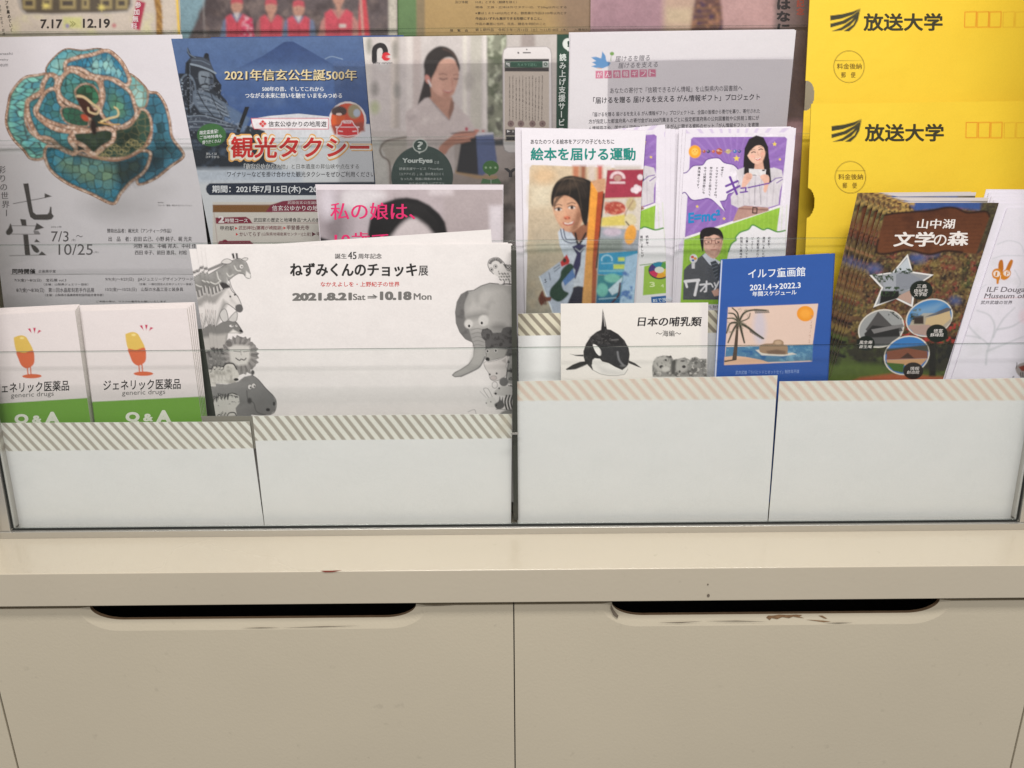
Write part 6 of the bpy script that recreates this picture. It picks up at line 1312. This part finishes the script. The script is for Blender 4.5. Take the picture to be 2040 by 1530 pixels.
YQ = [(1764, 404), (1990, 404), (1801, 1000), (1575, 1000)]
def forest(quad, back, label, art=True):
    s = Sheet("forest_brochure", quad, P(0, back, 8), base=(96, 72, 54), step=1.2 if art else 1.7, ref=YQ, th=.0007, mat=M_GLOSSY, gain=.95, edge=(150, 128, 112))
    GR = "autumn forest museum brochures"
    s.Z(1560, 360, 3.644)
    A = [(-200, 100), (1650, 100), (1650, 2400), (-200, 2400)]
    s.poly(A, (104, 76, 52), f=2)
    for c, sc, sd, lo, g in (((66, 50, 40), 110, 3, .45, 3), ((122, 104, 56), 80, 5, .5, 4), ((126, 74, 50), 90, 8, .54, 4), ((72, 80, 46), 100, 12, .52, 4), ((150, 128, 74), 26, 15, .56, 4), ((50, 40, 34), 34, 18, .5, 4), ((132, 66, 54), 44, 22, .6, 5), ((40, 32, 30), 16, 28, .56, 5), ((158, 138, 92), 12, 31, .62, 5)): s.cloud(A, c, sc, sd, lo, g, f=2)
    top = [(900, 150), (1450, 150), (1430, 215), (1230, 195), (1100, 205), (960, 220)]
    s.poly(top, (60, 88, 150), f=24); s.cloud([(720, 150), (960, 150), (940, 240), (720, 240)], (196, 160, 90), 14, 4, .45, 5, f=14); s.poly([(1440, 150), (1580, 150), (1500, 470), (1400, 540)], (62, 56, 44), f=30, a=.8); s.cloud([(1440, 150), (1580, 150), (1400, 540)], (90, 84, 56), 12, 4, .5, 6, f=10)
    for x, y, rx, ry in ((660, 640, 50, 30), (980, 560, 60, 34), (1090, 520, 40, 26), (560, 600, 30, 20), (1250, 870, 34, 22), (500, 590, 20, 24)): s.ell(x, y, rx, ry, (78, 100, 156), f=56, a=.75)
    low = [(200, 1130), (1400, 1130), (1350, 1480), (0, 1480), (0, 1300)]
    s.poly(low, (48, 46, 34), f=120); s.cloud(low, (76, 88, 44), 50, 7, .5, 5, f=40); s.cloud(low, (26, 26, 24), 36, 12, .5, 6, f=30)
    s.cloud([(600, 1000), (1300, 1040), (1240, 1180), (1000, 1180)], (176, 60, 54), 18, 9, .5, 6, f=20)
    s.poly([(330, 1320), (700, 1330), (1160, 1400), (1150, 1480), (0, 1480)], (92, 112, 48), f=50, a=.8); s.poly([(560, 1430), (800, 1400), (1180, 1425), (1180, 1500), (400, 1500)], (176, 96, 66), f=24); s.rect(1060, 1180, 1110, 1420, (30, 28, 24), f=14); s.rect(230, 1180, 400, 1330, (36, 34, 28), f=60)
    board = [(735, 250), (820, 235), (960, 225), (1080, 215), (1180, 195), (1260, 200), (1340, 232), (1470, 222), (1500, 260), (1450, 400), (1400, 530), (1300, 520), (1180, 510), (1060, 535), (900, 505), (760, 530), (680, 520), (690, 430)]
    s.poly(board, (96, 54, 32), f=8, grad=((1000, 220), (1000, 520), (110, 64, 38))); s.cloud(board, (72, 38, 24), 120, 4, .5, 4, f=14, a=.7); s.line(board[:9], 14, (42, 22, 16), sm=True, f=10); s.line(board[11:], 16, (44, 24, 18), sm=True, f=12)
    for k in range(9): s.line([(730, 270 + k * 28), (1440, 258 + k * 28)], 4, (78, 42, 26), f=7, a=.6)
    s.soft(n=1, grain=.1, sc=10)
    if not art:
        s.poly([(800, 140), (1640, 140), (1640, 200), (1585, 186), (1000, 180)], (222, 214, 212), f=6)
        return s.done(label, "brochure", GR)
    W = (246, 240, 236)
    s.T("山中湖", 968, 278, 1242, 348, W, it=10, ser=1, bold=.006); s.T("文学", 798, 372, 1092, 478, W, it=14, ser=1, bold=.02); s.T("の", 1090, 392, 1182, 472, W, it=8, bold=.01); s.T("森", 1188, 366, 1342, 472, W, it=12, ser=1, bold=.02)
    st = [(905, 533), (940, 660), (1093, 682), (962, 768), (940, 918), (818, 858), (655, 920), (714, 778), (628, 686), (795, 664)]
    ct = np.mean(st, 0); s.poly(st, (240, 238, 236)); s2 = (np.array(st) - ct) * .9 + ct
    s.poly(s2, (150, 152, 156)); s.poly([(905, 560), (930, 664), (800, 668)], (196, 204, 212), f=8)
    s.poly([(720, 700), (840, 650), (1010, 720), (930, 790), (830, 810), (735, 800)], (166, 170, 178), f=5); s.poly([(820, 680), (880, 652), (1015, 720), (945, 775), (820, 820)], (140, 144, 154), f=5); s.cloud([(640, 680), (800, 660), (800, 730), (700, 740)], (60, 74, 56), 18, 4, .45, 6, f=8); s.cloud([(800, 630), (940, 640), (940, 680), (810, 670)], (50, 66, 50), 16, 6, .45, 6, f=8)
    s.poly([(715, 800), (840, 800), (845, 850), (700, 895)], (30, 30, 28), f=8); s.poly([(850, 830), (935, 790), (930, 895), (830, 852)], (186, 156, 142), f=6); s.cloud([(720, 770), (920, 770), (850, 830), (700, 850)], (50, 70, 44), 16, 8, .45, 6, f=8)
    D = (26, 34, 28)
    def photo(cx, cy, rx, ry, sky, rot=-20):
        s.ell(cx, cy, rx, ry, (222, 216, 206), rot=rot, n=32); s.ell(cx, cy, rx - 9, ry - 9, sky, rot=rot, n=32)
    photo(712, 1073, 172, 136, (158, 160, 160)); s.poly([(600, 1080), (690, 950), (790, 1050), (850, 1050), (870, 1090), (640, 1130)], (82, 80, 80), f=6); s.poly([(590, 1110), (650, 1050), (840, 1070), (850, 1130), (780, 1160), (600, 1160)], (44, 44, 44), f=8); s.poly([(640, 1080), (870, 1040), (880, 1060), (660, 1110)], (126, 124, 124), f=5); s.poly([(620, 1140), (840, 1130), (780, 1195), (660, 1200)], (92, 92, 92), f=10); s.line([(790, 960), (840, 1000)], 8, (70, 74, 74)); s.cloud([(760, 945), (860, 960), (860, 1010), (770, 1010)], (70, 76, 74), 16, 4, .5, 6, f=8)
    photo(1062, 995, 176, 134, (74, 134, 190)); s.poly([(935, 1010), (1020, 960), (1200, 960), (1225, 1020), (1150, 1100), (1000, 1120), (910, 1070)], (176, 166, 148), f=6); s.poly([(1030, 990), (1190, 920), (1226, 930), (1200, 960)], (92, 92, 100), f=5); s.poly([(1040, 1000), (1210, 945), (1220, 1000), (1150, 1060), (1030, 1050)], (204, 180, 138), f=6); s.cloud([(905, 950), (1000, 920), (1010, 1010), (910, 1030)], (50, 60, 44), 20, 4, .42, 6, f=8); s.rect(950, 980, 1020, 1040, (60, 50, 44), f=10); s.poly([(905, 1050), (1060, 1045), (1150, 1090), (1060, 1130), (950, 1110)], (176, 150, 140), f=8); s.poly([(930, 940), (1180, 880), (1100, 960), (960, 980)], (150, 180, 200), f=40, a=.5)
    photo(898, 1268, 170, 140, (60, 124, 190)); s.poly([(750, 1220), (1050, 1190), (1060, 1240), (740, 1260)], (70, 70, 62), f=14); s.poly([(755, 1240), (900, 1215), (1050, 1240), (1050, 1290), (750, 1300)], (130, 78, 58), f=6); s.poly([(850, 1290), (905, 1248), (955, 1290)], (70, 46, 38), f=5); s.poly([(750, 1300), (1050, 1290), (1000, 1340), (760, 1340)], (206, 160, 116), f=8); s.poly([(745, 1320), (880, 1330), (870, 1395), (800, 1380)], (70, 104, 44), f=8)
    for cx, cy, r, lines in ((1003, 795, 84, (("三島", 968, 752, 1040, 780), ("由紀夫", 950, 784, 1050, 812), ("文学館", 950, 812, 1040, 838))), (1117, 1108, 78, (("徳富", 1090, 1076, 1156, 1104), ("蘇峰館", 1066, 1106, 1162, 1132))), (602, 1180, 64, (("風生庵", 552, 1160, 646, 1186), ("蒼生庵", 550, 1192, 642, 1216))), (945, 1380, 74, (("情報", 920, 1350, 986, 1376), ("創造館", 896, 1378, 986, 1402)))):
        s.ell(cx, cy, r, r * .84, D if cx != 945 else (40, 34, 30), f=5)
        for t, a, b, c, d in lines: s.T(t, a, b, c, d, W, it=5)
    return s.done(label, "brochure", GR)
YB = [(1709, 384), (1935, 382), (1793, 1000), (1567, 1000)]
forest(YQ, 11.0, "front autumn forest brochure with white star and round museum photos")
for i in range(1, 6):
    forest(between(YQ, YB, (0, .16, .37, .56, .82, 1.0)[i]) + [(0, 0), (0, (0, 3, -2, 2, -3, 0)[i]), (0, 0), (0, 0)], 11.0 + 1.5 * i, "%s forest brochure in the fan, its left strip of leaves showing" % ("second", "third", "fourth", "fifth", "leftmost and rearmost")[i - 1], art=False)

IQ = [(2007, 414), (2236, 408), (2044, 1000), (1815, 1000)]
def museum(quad, back, label, art=True):
    s = Sheet("museum_leaflet", quad, P(0, back, 8), base=(216, 212, 222), step=1.5 if art else 5, ref=IQ, th=.0008, gain=1.2, edge=(216, 210, 220))
    GR = "white museum leaflets with the gold emblem"
    if not art: return s.done(label, "leaflet", GR)
    s.Z(1780, 360, 3.477)
    A = [(400, 150), (1600, 150), (1000, 2300), (0, 2300)]
    s.cloud(A, (204, 202, 208), 120, 4, .5, 3, f=20, a=.7)
    for p in ([(640, 1270), (650, 1180), (690, 1080), (760, 960), (840, 880)], [(660, 1140), (600, 1090), (480, 1070)], [(690, 1080), (700, 1000), (660, 930), (580, 900)], [(650, 1180), (800, 1120), (900, 1080)], [(720, 1030), (820, 1010), (900, 960)], [(600, 1090), (520, 1000), (540, 940)]): s.line(p, 13, (182, 184, 190), sm=True, f=14, a=.8, taper=.5)
    for p in ([(720, 440), (800, 415), (880, 440), (904, 500)], [(690, 540), (760, 520), (900, 520)], [(840, 620), (880, 700), (860, 740)], [(560, 780), (640, 720)]): s.line(p, 7, (196, 196, 204), sm=True, f=9)
    O = (196, 122, 34)
    s.poly([(726, 610), (728, 570), (742, 548), (758, 556), (762, 612), (750, 640), (735, 640)], (176, 104, 34), sm=True); s.poly([(776, 620), (796, 570), (815, 546), (828, 558), (815, 600), (795, 640), (780, 640)], (182, 110, 36), sm=True)
    s.poly([(682, 640), (700, 612), (735, 610), (752, 632), (780, 612), (805, 618), (814, 640), (800, 670), (770, 688), (735, 684), (728, 712), (714, 714), (712, 684), (690, 672)], O, sm=True); s.ell(715, 645, 24, 22, (220, 208, 200)); s.ell(785, 642, 24, 20, (220, 208, 200))
    s.T("I", 704, 632, 716, 660, O, it=4, ser=1); s.T("L", 736, 655, 752, 684, (226, 214, 206), it=4, ser=1); s.T("F", 778, 630, 796, 656, O, it=4, ser=1)
    s.T("ILF Douga", 640, 735, 905, 782, (116, 110, 116), it=14, ser=1, bold=-.012); s.T("Museum of Art", 626, 780, 1010, 814, (116, 110, 116), it=10, ser=1, bold=-.012); s.line([(625, 816), (1000, 806)], 3, (206, 150, 150)); s.T("武井武雄の世界", 602, 830, 820, 856, (96, 92, 100), it=6, bold=.01)
    s.ell(900, 940, 30, 50, (222, 196, 206), f=30, a=.6)
    s.poly([(845, 1300), (870, 1270), (900, 1260), (960, 1250), (1000, 1330), (960, 1370), (890, 1362), (860, 1340)], (150, 142, 140), sm=True, f=8); s.poly([(866, 1290), (960, 1262), (960, 1310), (890, 1320)], (124, 52, 40), f=8); s.line([(850, 1300), (856, 1262)], 5, (60, 50, 50)); s.line([(826, 1362), (834, 1356)], 6, (60, 56, 56))
    for k in range(6): s.line([(880 + k * 14, 1330), (884 + k * 14, 1366)], 6, (50, 44, 44), f=5)
    return s.done(label, "leaflet", GR)
museum(IQ, 11.4, "front white museum leaflet with gold emblem at the photo's right edge")
for i in range(1, 6):
    museum(np.array(IQ) + [(-16 - 5.2 * i, -2 - 7 * i), (-8 * i, -6 * i), (-4 * i, 0), (-4 * i, 0)], 11.4 + 1.5 * i, "%s white museum leaflet in the pile right of the forest brochures" % ("second", "third", "fourth", "fifth", "rearmost")[i - 1], art=False)
# ------------------------------------------------------------------ clear plastic pockets hanging in front of the third tier sheets
def film(quad, back, label):
    pl = P(2, back, 9); w = pl.hit(quad); n = pl.n * .0003
    o = mesh_obj("plastic_pocket", np.vstack([w, w - n]), [(0, 3, 2, 1), (4, 5, 6, 7), (0, 1, 5, 4), (1, 2, 6, 5), (2, 3, 7, 6), (3, 0, 4, 7)], M_FILM)
    tag(o, label, "plastic sheet", "clear plastic pockets")
film([(664, 121), (1134, 117), (1120, 640), (690, 640)], 1.5, "clear plastic pocket over the woman with tablet leaflet")
film([(1212, 119), (1582, 113), (1540, 640), (1205, 640)], 1.2, "clear plastic pocket over the blue bird letter")
